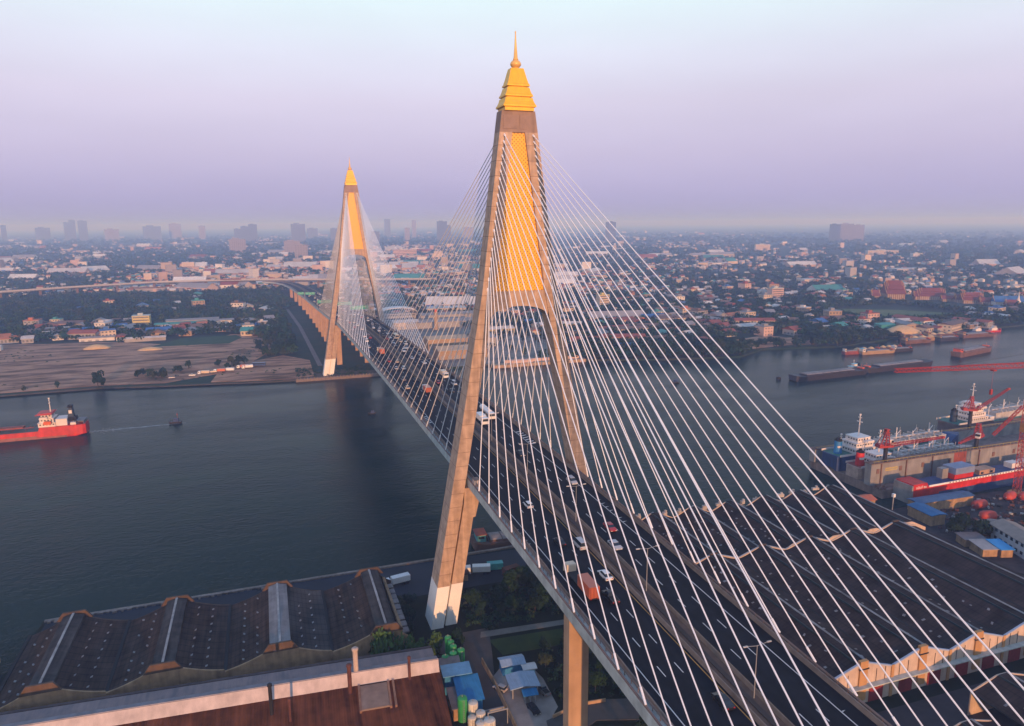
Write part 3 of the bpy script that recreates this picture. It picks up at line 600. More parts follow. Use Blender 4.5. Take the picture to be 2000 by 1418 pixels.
RID = [-129.0, -101.8, -73.3, -45.2]; VAL = [-140.5, -115, -87.3, -60, -38.2]
yb0, yb1 = -14.5, 17.5
def yends(x): k = (x + 140) / 100; return yb0 - .8 - k * 2.2, yb1 + 2.0 - k * 2.6
for i, rx in enumerate(RID):
    for vx, s in ((VAL[i], -1), (VAL[i + 1], 1)):
        e0 = rx + s * 2.6; b = MB(); n = 10
        if i == 3 and s > 0: vx = -40.6
        top, bot = [], []
        for k in range(n + 1):
            u = k / n; x = vx + (e0 - vx) * u; z = ZV + (ZR - 1.0 - ZV) * sag(u); y0, y1 = yends(x); top.append((x, y0, y1, z))
        for a, c in zip(top, top[1:]):
            b.hexa([(a[0], a[1], a[3] - .3), (c[0], c[1], c[3] - .3), (c[0], c[2], c[3] - .3), (a[0], a[2], a[3] - .3), (a[0], a[1], a[3]), (c[0], c[1], c[3]), (c[0], c[2], c[3]), (a[0], a[2], a[3])])
        b.build('roof_slope', roof_stain if (i == 2 and s > 0) else roof_dark, t)
        # rows of skylights on each slope
        me = MB().cbox(0, 0, 0, .85, .8, .08).mesh('skylight', [skyl])
        if not (i == 3 and s > 0):
            for fr in ((.40, .72) if i != 0 or s > 0 else (.35, .7)):
                for q in range(8):
                    if rv.random() < .08: continue
                    x = vx + (e0 - vx) * fr; z = ZV + (ZR - 1 - ZV) * sag(fr) + .05; y0, y1 = yends(x)
                    o = link('skylight', me, t, (x, y0 + 2.0 + q * (y1 - y0 - 4) / 7.2, z)); o.rotation_euler = (0, -math.atan2((ZR - 1 - ZV) * 1.55 * fr ** .55, abs(e0 - vx)) * (-s) * -1, 0)
    b = MB(); y0, y1 = yends(rx)
    b.extr_y([(rx - 2.7, ZR - 1.3), (rx + 2.7, ZR - 1.3), (rx + 2.7, ZR - .1), (rx, ZR + .55), (rx - 2.7, ZR - .1)], y0 + .5, y1 - .5)
    mo = b.build('roof_monitor', roof_monw if i == 2 else roof_mon, t)
    MB().box(rx - .35, y0 + .4, ZR + .5, rx + .25, y1 - .4, ZR + .68).build('ridge_cap', ridge_w, mo)
    # gables follow the roof, with a raised trapezoid in front of the monitor
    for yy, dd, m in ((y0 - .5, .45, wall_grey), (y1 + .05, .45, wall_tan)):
        b = MB(); pts = []
        vl, vr = VAL[i], (VAL[i + 1] if i < 3 else -38.2)
        for vx, e0, rng_ in ((vl, rx - 2.6, range(0, 9)), (vr, rx + 2.6, range(8, -1, -1))):
            for k in rng_:
                u = k / 8; x = vx + (e0 - vx) * u; pts.append((x, ZV + (.25 if yy < 0 else -.08) + (ZR - 1.0 - ZV) * sag(u)))
        for (xa, za), (xc, zc) in zip(pts, pts[1:]):
            b.hexa([(xa, yy, 2), (xc, yy, 2), (xc, yy + dd, 2), (xa, yy + dd, 2), (xa, yy, za), (xc, yy, zc), (xc, yy + dd, zc), (xa, yy + dd, za)])
        for px in (vl + .2, (vl + rx) / 2, (vr + rx) / 2): b.box(px - .22, yy - .16, 2, px + .22, yy + .02, ZV + (1.0 if px != vl + .2 else .2))
        g = b.build('gable_wall', m, t)
        MB().extr_y([(rx - 4.6, ZR - 1.6), (rx + 4.6, ZR - 1.6), (rx + 2.9, ZR + .75), (rx - 2.9, ZR + .75)], yy - .12, yy + dd + .1).build('gable_crest', wall_tan, g)
for vx in VAL[:4]:
    y0, y1 = yends(vx); MB().box(vx - .42, y0 - .1, ZV - .2, vx + .42, y1 + .1, ZV + .3).build('valley_gutter', black, t)
y0, y1 = yends(-39.5)
MB().box(-41.2, y0 + 2, 2, -40.4, y1 - 1, 11.4).build('side_wall', wall_grey, t)
b = MB()
for k in range(9): b.box(-40.4, y0 + 3 + k * 3.3, 9.0 + .1 * (k % 3), -38.3, y0 + 5.6 + k * 3.3, 9.3 + .1 * (k % 3))
b.build('lean_to_roof', roof_monw, t)
MB().box(-140.7, -15, 2, -140.2, 19, ZV).build('side_wall', wall_grey, t)

# ------------------------------------------------------------------ rusty factory in the foreground
rust = mat('rusty_sheet', (.085, .026, .011), .9, var=.6, scale=.22, streak=(3.5, .12, .3), tint=(.23, .078, .032), spec=.1)
ridge_shaded = mat('ridge_sheet_shaded', (.20, .18, .19), .75, var=.25, scale=.25, streak=(3, .2, 1))  # ventilator top, darkened in colour as the shaded face of the ridge
ridge_lit = mat('ridge_sheet_sunlit', (.52, .43, .39), .75, var=.22, scale=.25, streak=(3, 3, .4))  # ridge side, low sun painted in as a lighter, pinker sheet colour
rust_b = mat('rusty_pipe', (.10, .035, .022), .8, var=.4, scale=1.5)
fa = R(-4.2)                              # the building stands slightly askew
t = thing('factory', 'long factory with rusty brown corrugated roof and pale ridge ventilator in the foreground', 'factory', (-36.2, -38.6, 2), fa)
LN = 150
b = MB(); b.extr_x([(-1.0, 9.8), (-34, 4.6), (-34, 4.3), (-1.0, 9.5)], -LN, 1.0)
for k in range(250): x = .8 - k * .6; b.hexa([(x - .09, -34, 4.6), (x + .09, -34, 4.6), (x + .09, -1, 9.8), (x - .09, -1, 9.8), (x - .05, -34, 4.72), (x + .05, -34, 4.72), (x + .05, -1, 9.92), (x - .05, -1, 9.92)])
b.build('roof_slope', rust, t)
b = MB(); b.extr_x([(10.5, 9.5), (1.6, 10.0), (1.6, 9.7), (10.5, 9.2)], -LN, .6); b.build('rear_roof_slope', mat('rear_roof_sheet', (.22, .18, .185), .85, var=.3, scale=.3, streak=(3, .3, 1), tint=(.30, .21, .185)), t)
b = MB(); b.extr_x([(1.7, 9.7), (1.7, 12.0), (.35, 12.7), (.2, 12.55), (1.5, 9.7)], -LN, .8)
b.extr_x([(3.9, 11.3), (.45, 12.62), (.45, 12.4), (3.9, 11.05)], -LN, .8); b.build('ridge_ventilator', ridge_shaded, t)
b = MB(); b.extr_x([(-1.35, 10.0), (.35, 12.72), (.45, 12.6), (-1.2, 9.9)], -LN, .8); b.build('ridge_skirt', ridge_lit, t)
b = MB(); b.extr_x([(10.4, 0), (10.4, 9.2), (1, 9.5), (-33.5, 4.3), (-33.5, 0)], .2, .5); b.build('end_wall', wall_grey, t)
b = MB(); b.box(-LN, 10.4, 0, .4, 10.8, 9.1)
for k in range(38): b.box(-LN + 1 + k * 4, 10.8, 8.7, -LN + 1.3 + k * 4, 11.3, 9.4)
b.box(-LN, 10.55, 9.4, .4, 11.4, 9.65); b.build('rear_eaves', mat('eaves_rust', (.075, .05, .045), .9, var=.4), t)
b = MB(); b.hexa([(-19, -9.5, 8.55), (-12.5, -9.5, 8.55), (-12.5, -2.0, 9.73), (-19, -2.0, 9.73), (-19, -9.5, 9.0), (-12.5, -9.5, 9.0), (-12.5, -2.0, 10.15), (-19, -2.0, 10.15)]); b.build('roof_hatch', mat('hatch_sheet', (.24, .17, .13), .85, var=.3, scale=.5), t)
for x in (-19.3, -12.2, -11.0): MB().hexa([(x - .25, -10, 8.5), (x + .25, -10, 8.5), (x + .25, -1.8, 9.8), (x - .25, -1.8, 9.8), (x - .25, -10, 9.15), (x + .25, -10, 9.15), (x + .25, -1.8, 10.4), (x - .25, -1.8, 10.4)]).build('hatch_frame', mat('hatch_frame_rust', (.28, .15, .09), .85, var=.4), t)
for x, y, z0, h, r, m, nm in ((-39.5, -5.5, 8.6, 7.8, .42, dark, 'black'), (-35.2, -8.5, 8.2, 5.5, .3, rust_b, 'b'), (-21.4, -3.0, 9.2, 7.4, .5, rust_b, 'c'), (-19.7, 1.0, 9.6, 8.6, .62, mat('stack_cream', (.45, .36, .30), .8, var=.3, scale=.8, streak=(1, 1, .2)), 'd'), (-6.8, -1.6, 9.6, 5.6, .34, rust_b, 'e')):
    c = MB().lathe([(r * 1.5, z0 - .4), (r * 1.5, z0 + .2), (r, z0 + .25), (r, z0 + h), (r * 1.35, z0 + h + .05), (r * 1.35, z0 + h + .5), (r * .8, z0 + h + .75)], x, y, 12).build('chimney', m, t, smooth=False)

# small plant beside the factory
green_p = mat('tank_green', (.035, .30, .09), .4, var=.15, scale=1)
tarp = mat('blue_sheet', (.025, .19, .42), .6, var=.2, scale=.7, streak=(4, .3, 1)); tarp2 = mat('blue_sheet_pale', (.10, .27, .46), .6, var=.2, scale=.7)
white_tank = mat('tank_white', (.62, .60, .54), .45, var=.2, scale=1.2)
def tank(x, y, r, h, m, label, group, z=2):
    t = tag(MB().lathe([(r, 0), (r, h * .08), (r * 1.02, h * .09), (r, h * .1), (r, h * .5), (r * 1.02, h * .51), (r, h * .52), (r, h - .25), (r * .93, h), (r * .4, h + .2), (.02, h + .22)], 0, 0, 18).build('tank', m, None, loc=(x, y, z)), label, 'tank', group)
    MB().tube((0, 0, h + .2), (0, 0, h + .7), .1, n=6).build('vent_pipe', steel, t)
    b = MB(); 
    for s in (-.2, .2): b.tube((s, -r - .12, 0), (s, -r - .12, h), .04, n=5)
    for k in range(int(h / .5)): b.tube((-.2, -r - .12, .3 + k * .5), (.2, -r - .12, .3 + k * .5), .03, n=4)
    b.build('ladder', steel, t)
for i, (x, y, r, h) in enumerate(((-30.9, -27.0, 1.05, 5.4), (-28.6, -26.6, 1.05, 5.8), (-26.3, -26.2, 1.05, 6.0), (-27.9, -24.0, .95, 6.2), (-28.1, -22.0, .95, 6.4), (-28.4, -20.0, .95, 6.6))):
    tank(x, y, r, h, green_p, ['leftmost of the three front green tanks beside the factory end', 'middle of the three front green tanks', 'rightmost of the three front green tanks', 'green tank directly behind the front three', 'second green tank from the back of the row', 'rearmost green tank, topped by a thin pipe, near the pylon foot'][i], 'green tanks beside the factory')
tank(-31.4, -46.5, 1.25, 6.2, green_p, 'single green tank standing alone behind the white tanks at the bottom edge', None)
for i, (x, y, r, h) in enumerate(((-28.9, -47.2, 1.25, 4.8), (-29.9, -49.8, 1.1, 2.8), (-27.6, -49.6, 1.2, 3.4), (-28.4, -52.2, 1.2, 2.6), (-26.2, -52.4, 1.45, 3.0))):
    tank(x, y, r, h, white_tank, ['tallest and rearmost cream white tank at the bottom edge', 'left cream white tank of the middle pair', 'right cream white tank of the middle pair', 'left cream white tank cut by the bottom edge', 'largest cream white tank cut by the bottom edge'][i], 'white tanks at the bottom edge')
def shed(name, label, cat, x0, y0, x1, y1, h, rise, rm, wm, rz=0, axis='x', over=.5, open_=False, group=None):
    cx, cy = (x0 + x1) / 2, (y0 + y1) / 2; w, d = (x1 - x0) / 2, (y1 - y0) / 2
    t = thing(name, label, cat, (cx, cy, 2), rz, group)
    b = MB()
    if open_:
        for sx in (-1, 0, 1):
            for sy in (-1, 1): b.cbox(sx * (w - .2), sy * (d - .2), h / 2, .25, .25, h)
        b.build('post', steel, t)
    else: b.box(-w, -d, 0, w, d, h).build('wall', wm, t)
    o = over; b = MB()
    if rise < 0:
        b.extr_x([(-d - o, h - .1), (d + o, h - .1 - rise), (d + o, h + .12 - rise), (-d - o, h + .12)][::-1], -w - o, w + o)
    elif axis == 'x':
        for s in (-1, 1): b.extr_x([(s * (d + o), h), (0, h + rise), (0, h + rise + .2), (s * (d + o), h + .2)], -w - o, w + o)
        if not open_: b.extr_x([(-d, h - .02), (d, h - .02), (0, h + rise - .05)], -w, w)
    else:
        for s in (-1, 1): b.extr_y([(s * (w + o), h), (0, h + rise), (0, h + rise + .2), (s * (w + o), h + .2)], -d - o, d + o)
        if not open_: b.extr_y([(-w, h - .02), (w, h - .02), (0, h + rise - .05)], -d, d)
    b.build('roof', rm, t); return t
grey_sheet = mat('grey_sheet', (.16, .14, .145), .8, var=.25, scale=.5); lb = mat('light_blue_sheet', (.27, .38, .52), .6, var=.15, scale=.7, streak=(4, .3, 1))
shed('shed', 'bright blue upper roof of the pump shed beside the driveway', 'shed', -33.2, -36.2, -26.4, -32.6, 5.6, -.5, tarp2, tarp, fa)
shed('shed', 'bright blue low lean-to roof below the blue shed', 'shed', -31.0, -44.6, -25.4, -37.0, 3.4, -1.6, tarp, tarp, fa)
shed('shed', 'grey flat-roofed shed left of the blue lean-to', 'shed', -33.4, -46.5, -30.6, -39.0, 3.6, -.3, grey_sheet, wall_grey, fa)
shed('shed', 'small brownish shed between the green tanks and the blue shed', 'shed', -32.8, -31.2, -28.0, -28.0, 4.9, -.4, mat('brown_sheet', (.22, .17, .15), .85, var=.3), wall_grey, fa)
shed('shed', 'light blue shed with a bright blue side, rear of the car park', 'shed', -16.4, -33.6, -10.4, -30.0, 3.0, .7, lb, tarp, R(-4))
shed('shed', 'small white roofed hut beside the rear light blue shed', 'shed', -11.2, -36.4, -8.2, -34.4, 2.7, .4, mat('white_sheet', (.6, .6, .6), .6, var=.1), mat('hut_teal', (.1, .3, .36), .7), R(-4))
shed('carport', 'pale blue double-pitched carport roof in the middle of the car park', 'carport', -17.0, -43.8, -10.0, -38.2, 3.0, .6, lb, lb, R(-6), 'y', open_=True)
shed('carport', 'little bright blue awning in front of the carport', 'carport', -14.6, -46.2, -11.6, -44.6, 2.4, -.3, tarp, tarp, R(-6), open_=True)
V('sedan', 'black', -13.6, -49.4, 'black car parked in the open on the concrete car park', None, 'cars in the car park', 2.1, R(190))
V('pickup', 'grey', -8.6, -43.2, 'dark pickup parked right of the carport', None, 'cars in the car park', 2.1, R(10))
V('hatchback', 'silver', -19.0, -38.6, 'silver car parked left of the carport against the fence', None, 'cars in the car park', 2.1, R(35))
V('sedan', 'silver', -6.5, -59.5, 'silver car on the service road at the bottom edge', None, 'cars in the car park', 2.16, R(80))
V('box_truck', 'white', -33.5, 27.2, 'lone white truck on the dark quay left of the near pylon', None, 'trucks on the quay', 2.08, R(100))
V('box_truck', 'white', -5.2, 25.0, 'white truck with a teal trailer on the quay right of the near pylon', None, 'trucks on the quay', 2.08, R(75))
tag(MB().cbox(0, 0, 1.3, 5.5, 2.4, 2.2).cbox(0, 0, 2.45, 5.6, 2.5, .12).build('cargo_container', mat('teal_box', (.06, .36, .36), .6), loc=(.4, 26.5, 2.1), rz=R(-8)), 'teal cargo container on the quay beside the white truck', 'container')
tag(MB().cbox(0, 0, 1.3, 6, 2.4, 2.6).cbox(0, 0, 2.65, 6.1, 2.5, .12).build('cargo_container', rust_b, loc=(4.5, 21, 2.1), rz=R(12)), 'rusty red container at the edge of the dark quay under the bridge', 'container')
tag(shed('hut', 'small brick hut on the quay just behind the near pylon leg', 'hut', -14, 21.5, -11, 24, 2.6, .6, rust_b, conc_pier), 'small brick hut on the quay just behind the near pylon leg', 'hut')
# low kerb wall along the quay edge
b = MB(); b.box(-143, 40.4, 2, -75, 41.6, 2.5)
for k in range(30): b.cbox(-141 + k * 2.25 + rv.uniform(-.6, .6), 40 + rv.uniform(-.5, .5), 2.3, rv.uniform(.5, 1.6), .7, rv.uniform(.4, 1))
b.box(-75, 40.2, 2, 14, 41.4, 2.6); tag(b.build('quay_wall', mat('quay_edge', (.22, .17, .14), .9, var=.5, scale=.8)), 'low pale wall along the river edge of the dark quay', 'wall')
# gates and walls beside the driveway
def fence(name, pts, h, m, label, cat='wall', th=.3):
    b = MB()
    for a, c in zip(pts, pts[1:]):
        d = math.hypot(c[0] - a[0], c[1] - a[1]); b.cbox((a[0] + c[0]) / 2, (a[1] + c[1]) / 2, 2 + h / 2, d + th * .9, th, h, math.atan2(c[1] - a[1], c[0] - a[0]))
    return tag(b.build(name, m), label, cat)
fence('boundary_wall', [(-20.2, -26), (-19.9, -36), (-20.0, -46), (-20.6, -74)], 1.9, wall_grey, 'long dark boundary wall between driveway and car park')
fence('boundary_wall', [(-10, -53.6), (-2, -51.6), (5, -52.3)], 1.0, conc_pier, 'low orange-lit wall along the service road at the pier')
fence('boundary_wall', [(52, -93.5), (52, -79.5)], 2.2, wall_grey, 'short wall closing the warehouse yard beside the bridge')
t = thing('gate_frame', 'pale steel gate frame spanning the driveway at the bottom edge', 'gate', (-23.8, -51.5, 2))
MB().box(-2.6, -.1, 0, -2.4, .1, 4).box(2.4, -.1, 0, 2.6, .1, 4).build('post', steel, t); MB().box(-2.6, -.15, 4, 2.6, .15, 4.25).build('lintel', steel, t)
tag(MB().box(-26.4, -46.1, 2.08, -20.3, -45.7, 2.6).build('speed_barrier', steel), 'pale barrier rail lying across the driveway', 'barrier')

# ------------------------------------------------------------------ right warehouses
roof_r = mat('roof_felt_brown', (.043, .030, .026), .95, var=.55, scale=.25, streak=(.3, .9, 1), spec=.05, ribs=(('Y', 1.2, .3, .18), ('X', 2.7, .08, .4)))
teal_dark = mat('monitor_glazing_teal', (.010, .028, .034), .4, var=.2)
ledge = mat('ridge_ledge_pale', (.21, .195, .185), .85, var=.5, scale=.6, streak=(1, .15, 1), tint=(.34, .33, .32))
cream_w = mat('gable_cream', (.52, .40, .31), .85, var=.2, scale=.4, streak=(2, 2, .3)); ochre = mat('pilaster_ochre', (.46, .25, .10), .85, var=.2, scale=.5)
red_door = mat('roller_door_red', (.23, .02, .018), .7, var=.3, scale=1); blue_trim = mat('eaves_flashing', (.35, .40, .50), .6, var=.15)
def ware_block(label, ridges, half, y0, y1, zv, zr, front=True, name='warehouse', back_trim=False, seed=1, slope=0):
    t = thing(name, label, 'warehouse'); q = random.Random(seed)
    sk = MB().cbox(0, 0, 0, .8, .55, .07).mesh('skylight', [skyl]); cnt = 0
    for rx in ridges:
        for s in (-1, 1):
            b = MB(); vx = rx + s * half; n = 6; ex = rx + s * 1.5; P = []
            for k in range(n + 1):
                u = k / n; P.append((vx + (ex - vx) * u, zv + (zr - zv) * u ** 1.3))
            for (xa, za), (xc, zc) in zip(P, P[1:]): b.hexa([(xa, y0, za - .3), (xc, y0, zc - .3), (xc, y1, zc - .3), (xa, y1, za - .3), (xa, y0, za), (xc, y0, zc), (xc, y1, zc), (xa, y1, za)])
            b.build('roof_slope', roof_r, t)
            for k in range(14):
                if cnt >= 96: break
                u = q.choice((.3, .55, .75)); yy = y0 + 3 + (y1 - y0 - 6) * (k + q.random() * .6) / 14; cnt += 1
                o = link('skylight', sk, t, (vx + (ex - vx) * u, yy, zv + (zr - zv) * u ** 1.3 + .06)); o.rotation_euler = (0, s * .2, q.choice((0, 0, .5))); o.scale = (q.uniform(.6, 1.5), q.uniform(.7, 1.6), 1)
        mo = MB().box(rx - 1.5, y0 + .3, zr - .8, rx + 1.5, y1 - .3, zr + .5).build('roof_monitor', roof_r, t)
        MB().box(rx + .95, y0 + .2, zr + .5, rx + 1.6, y1 - .2, zr + .65).build('ridge_cap', ledge, mo)
        MB().box(rx - 1.75, y0 + .3, zr - .75, rx - 1.48, y1 - .3, zr + .45).build('monitor_glazing', teal_dark, mo)
        MB().box(rx - half - .25, y0, zv - .1, rx - half + .25, y1, zv + .15).build('valley_gutter', black, t)
        # walls front and back
        for yy, sg_ in ((y0, -1), (y1, 1)):
            b = MB(); a = yy - .35 if sg_ < 0 else yy + .02; c = a + .33
            b.extr_y([(rx - half, 2), (rx + half, 2), (rx + half, zv + .1), (rx + 1.6, zr + .1), (rx - 1.6, zr + .1), (rx - half, zv + .1)], a, c)
            w = b.build('gable_wall', cream_w, t)
            if sg_ < 0 and front:
                MB().box(rx - 1.25, a - .45, 3.2, rx + 1.25, a + .5, zr + 1.1).build('pilaster', ochre, w)
                MB().box(rx - 1.6, a - .5, zr - 1.3, rx + 1.6, a - .4, zr - .9).build('vent_slot', black, w)
                MB().box(rx - half - .45, a - .25, 2, rx - half + .45, a - .02, zv + .6).build('pilaster', ochre, w)
                b = MB()
                for s in (-1, 1): b.hexa([(rx + s * half, a - .12, zv + .02), (rx + s * 1.3, a - .12, zr + .02), (rx + s * 1.3, a + .4, zr + .02), (rx + s * half, a + .4, zv + .02), (rx + s * half, a - .12, zv + .4), (rx + s * 1.3, a - .12, zr + .4), (rx + s * 1.3, a + .4, zr + .4), (rx + s * half, a + .4, zv + .4)])
                b.build('eaves_flashing', blue_trim, w)
                MB().box(rx - half, a - 1.6, 7.2, rx + half, a - .02, 7.5).build('canopy', conc_grey, w)
                for dx in (-half * .5, half * .5):
                    MB().box(rx + dx - 2.3, a - .12, 2, rx + dx + 2.3, a - .02, 6.4).build('roller_door', red_door, w)
                for dx in (-7.5, -4.6, 4.6, 7.5): MB().box(rx + dx - .06, a - .1, 7.5, rx + dx + .06, a - .01, zv + .7).build('downpipe', dark, w)
            if sg_ > 0 and back_trim:
                b = MB()
                for s in (-1, 1): b.hexa([(rx + s * half, c - .2, zv + .05), (rx + s * 1.3, c - .2, zr + .05), (rx + s * 1.3, c + .2, zr + .05), (rx + s * half, c + .2, zv + .05), (rx + s * half, c - .2, zv + .4), (rx + s * 1.3, c - .2, zr + .4), (rx + s * 1.3, c + .2, zr + .4), (rx + s * half, c + .2, zv + .4)])
                b.build('parapet_cap', mat('parapet_cap_grey', (.27, .30, .35), .85, var=.3), w); MB().box(rx - 1.4, a - .1, 2, rx + 1.4, c + .2, zr + .9).build('pilaster', wall_tan, w)
    return t
ware_block('block of dark ribbed warehouse roofs with cream gables and red doors right of the bridge', [66, 85.8, 105.6, 125.4, 145.2], 9.9, -74.5, -10.5, 10.4, 13.2, back_trim=True, seed=3)
ware_block('older dark warehouse roofs with ruined gables at the river right of the bridge', [67, 84, 101, 118, 135, 152], 8.5, -9.9, 30, 9.0, 12.2, False, seed=4)
ware_block('dark warehouse roof with white gable at the bottom right corner', [98, 118, 138], 10, -150, -87.5, 8.6, 11.2, False, seed=5)
ware_block('low dark warehouse roof cut by the bottom edge right of the bridge', [60, 77], 8.5, -150, -95, 6.6, 8.6, False, seed=6)
rv2 = random.Random(9)
for i in range(16):
    x = 60 + i * 6.1; tag(MB().cbox(0, 0, 0, rv2.uniform(1.5, 3), 1.2, rv2.uniform(.8, 2)).cbox(.6, .3, .7, .8, .8, 1).build('broken_parapet', mat('ruin_pale', (.38, .34, .31), .9, var=.4, scale=1.2), loc=(x, 30.6 + rv2.random(), 10.2 + 1.4 * rv2.random()), rz=rv2.uniform(-.3, .3)), 'crumbling pale parapet piece on the river end of the old warehouses', 'parapet', 'crumbling parapets on the old warehouses')
shed('shed', 'orange roofed shed at the water beside the warehouse corner', 'shed', 163, 24.5, 172, 30.5, 3.4, 1.2, mat('orange_sheet', (.42, .12, .06), .7, var=.2), wall_grey)
t = thing('signal_mast', 'small white signal mast standing in the water off the warehouse corner', 'signal mast', (176.5, 19.6, 2)); MB().tube((0, 0, 0), (0, 0, 6), .2, n=8).build('pole', steel, t); MB().cbox(0, 0, 6.6, 1.1, 1.1, 1.4).build('lamp_box', white_paint, t)

# ------------------------------------------------------------------ trees (leaf clump crowns on trunks)
leaf = [mat('leaf_' + n, c, .8, var=.45, scale=.5, spec=.15) for n, c in (('dark', (.010, .026, .010)), ('mid', (.018, .044, .014)), ('olive', (.036, .048, .018)), ('blue', (.012, .034, .020)))]
bark = mat('bark', (.07, .05, .04), .95, var=.3)
def crown_mesh(seed, n, size, blobs=7):
    q = np.random.default_rng(seed); cs = []
    for k in range(blobs):
        a = q.uniform(0, 6.28); rr_ = q.uniform(.15, .62); cs.append((rr_ * math.cos(a), rr_ * math.sin(a), q.uniform(.35, 1.05), q.uniform(.28, .48)))
    cs.append((0, 0, .95, .45)); V_ = []; F_ = []
    for i in range(n):
        c = cs[q.integers(len(cs))]; d = q.normal(size=3); d /= np.linalg.norm(d); r = c[3] * q.uniform(.55, 1.08) ** .6
        p = np.array(c[:3]) + d * r * np.array([1, 1, .85])
        nn = d + q.normal(size=3) * .55; nn /= np.linalg.norm(nn); u = np.cross(nn, q.normal(size=3)); u /= np.linalg.norm(u); w = np.cross(nn, u)
        s = size * q.uniform(.6, 1.3); b = len(V_)
        V_ += [tuple(p + u * s), tuple(p + w * s * .7), tuple(p - u * s), tuple(p - w * s * .7)]; F_.append((b, b + 1, b + 2, b + 3))
    return V_, F_
def crown(seed, n, size, m, blobs=7):
    V_, F_ = crown_mesh(seed, n, size, blobs); me = bpy.data.meshes.new('crown'); me.from_pydata(V_, [], F_); me.materials.append(m); return me
CROWN_N = [crown(40 + i, 900, .105, leaf[i % 4], 9) for i in range(8)]
CROWN_F = [crown(60 + i, 330, .17, leaf[i % 4], 7) for i in range(12)]
TRUNK = MB().tube((0, 0, 0), (.02, 0, .5), .05, .032, 7).tube((.02, 0, .42), (.3, .1, .85), .026, .01, 5).tube((0, 0, .4), (-.25, .16, .8), .024, .01, 5).tube((0, 0, .45), (.03, -.22, .95), .022, .01, 5).mesh('trunk', [bark])
def tree(x, y, h, r, label, group=None, z=2, pool=CROWN_N, k=0, name='tree'):
    t = thing(name, label, 'tree', (x, y, z - .1), rv2.uniform(0, 6.28), group)
    c = link('crown', pool[k % len(pool)], t, (0, 0, h * .12)); c.scale = (r, r, h * .62)
    u = link('trunk', TRUNK, t); u.scale = (h * .6, h * .6, h * .75); return t
CROWN_B = [crown(90 + i, 900, .10, mat('leaf_bright', (.055, .11, .028), .8, var=.5, scale=.6, spec=.1), 9) for i in range(3)]
def bush(x, y, h, r, label, group=None, z=2, k=0):
    t = tag(link('bush', CROWN_B[k % 3] if k in (1, 5) else CROWN_N[k % 8], None, (x, y, z - .25 * h)), label, 'bush', group); t.scale = (r, r, h * .85); t.rotation_euler = (0, 0, rv2.uniform(0, 6)); return t
for x, y, h, r, k, lab in ((-47.6, -20.4, 14.0, 5.0, 1, 'rounded green bush against the warehouse gable, largest of the row'), (-41.4, -20.4, 11.5, 3.8, 5, 'green bush between the warehouse corner and the factory eaves'), (-36.6, -21.0, 9.5, 3.2, 1, 'low green bush nearest the pylon foot, left side'),
                           (-31.6, -17.6, 7.8, 3.3, 1, 'dark bush hiding the foot of the near pylon left leg'), (-26.2, -18.8, 8.4, 3.0, 3, 'tall dark shrub right of the green tanks'), (-24.6, -15.0, 6.4, 2.7, 0, 'small dark shrub at the driveway edge behind the tanks')):
    bush(x, y, h, r, lab, None, 2, k)
n = 0
for i in range(400):
    x, y = rv2.uniform(-20, 46), rv2.uniform(-9, 14)
    if n >= 46: break
    if abs(y + 13) < 5 or (x < -15 and y < -4) or (-36 < x < -17 and abs(y) < 6): continue
    n += 1; h = rv2.uniform(4, 8.5); tree(x, y, h, h * .5, 'dark leafy tree in the shaded grove under the bridge', 'trees in the grove under the bridge', 2, CROWN_N, n)
for i in range(30):
    x, y = rv2.uniform(-5, 48), rv2.uniform(-50, -20); h = rv2.uniform(3, 6.5)
    if x < -1 and y < -40 or (x < 7 and y > -25): continue
    tree(x, y, h, h * .5, 'dark tree in the overgrown lot between car park and piers', 'trees in the overgrown lot', 2, CROWN_N, i + 2)
for x, y, h in ((-37.5, 8, 6), (-35.5, 1, 6.5), (-36.6, -6, 5.5), (-22, 10, 5), (-33.5, 11.5, 5)): tree(x, y, h, h * .5, 'dark tree between the left warehouse end and the near pylon leg', 'trees between warehouse and pylon', 2, CROWN_N, int(h * 3))
for x, y, h in ((4, -71, 5), (9, -66, 5), (15, -60, 6), (17, -70, 5), (24, -56, 6.5)): tree(x, y, h, h * .5, 'green tree beside the curved service road under the piers', 'trees along the service road', 2, CROWN_N, int(h * 7) + int(x))
tree(180, -9, 10, 6.5, 'big round dark tree in the shipyard behind the blue roofs', None, 2, CROWN_N, 0)
tree(186, -13.5, 8, 5, 'lower right shoulder tree beside the big shipyard tree', None, 2, CROWN_N, 4)
for x, y in ((213, -12), (221, -17), (206, -19)): tree(x, y, 6, 4, 'olive tree at the right edge behind the shipyard office', 'olive trees at the right edge', 2, CROWN_N, 2)

# ------------------------------------------------------------------ ships and shipyard
hull_red = mat('hull_red', (.50, .022, .012), .5, var=.3, scale=.35, streak=(1, 1, .15)); hull_blue = mat('hull_blue', (.012, .04, .13), .55, var=.4, scale=.5, streak=(1, 1, .15))
hull_black = mat('hull_black', (.03, .025, .026), .6, var=.4, scale=.4); boot_red = mat('boot_top_faded', (.26, .10, .075), .7, var=.3, scale=.5)
ship_white = mat('ship_white', (.68, .62, .58), .55, var=.12, scale=.6); deck_green = mat('deck_green', (.05, .16, .12), .7, var=.3); deck_red = mat('deck_red_oxide', (.24, .055, .035), .75, var=.3)
crane_red = mat('crane_red', (.36, .035, .028), .6, var=.2, scale=.8); orange = mat('boat_orange', (.62, .10, .02), .5, var=.1)
dock_grey = mat('dock_wall_grey', (.235, .225, .215), .85, var=.35, scale=.22, streak=(1.4, 1.4, .15)); dock_rust = mat('dock_rust', (.16, .085, .06), .85, var=.4, scale=.3); pont = mat('pontoon_brown', (.21, .145, .12), .85, var=.4, scale=.3, streak=(1, 1, .2), tint=(.30, .21, .17))
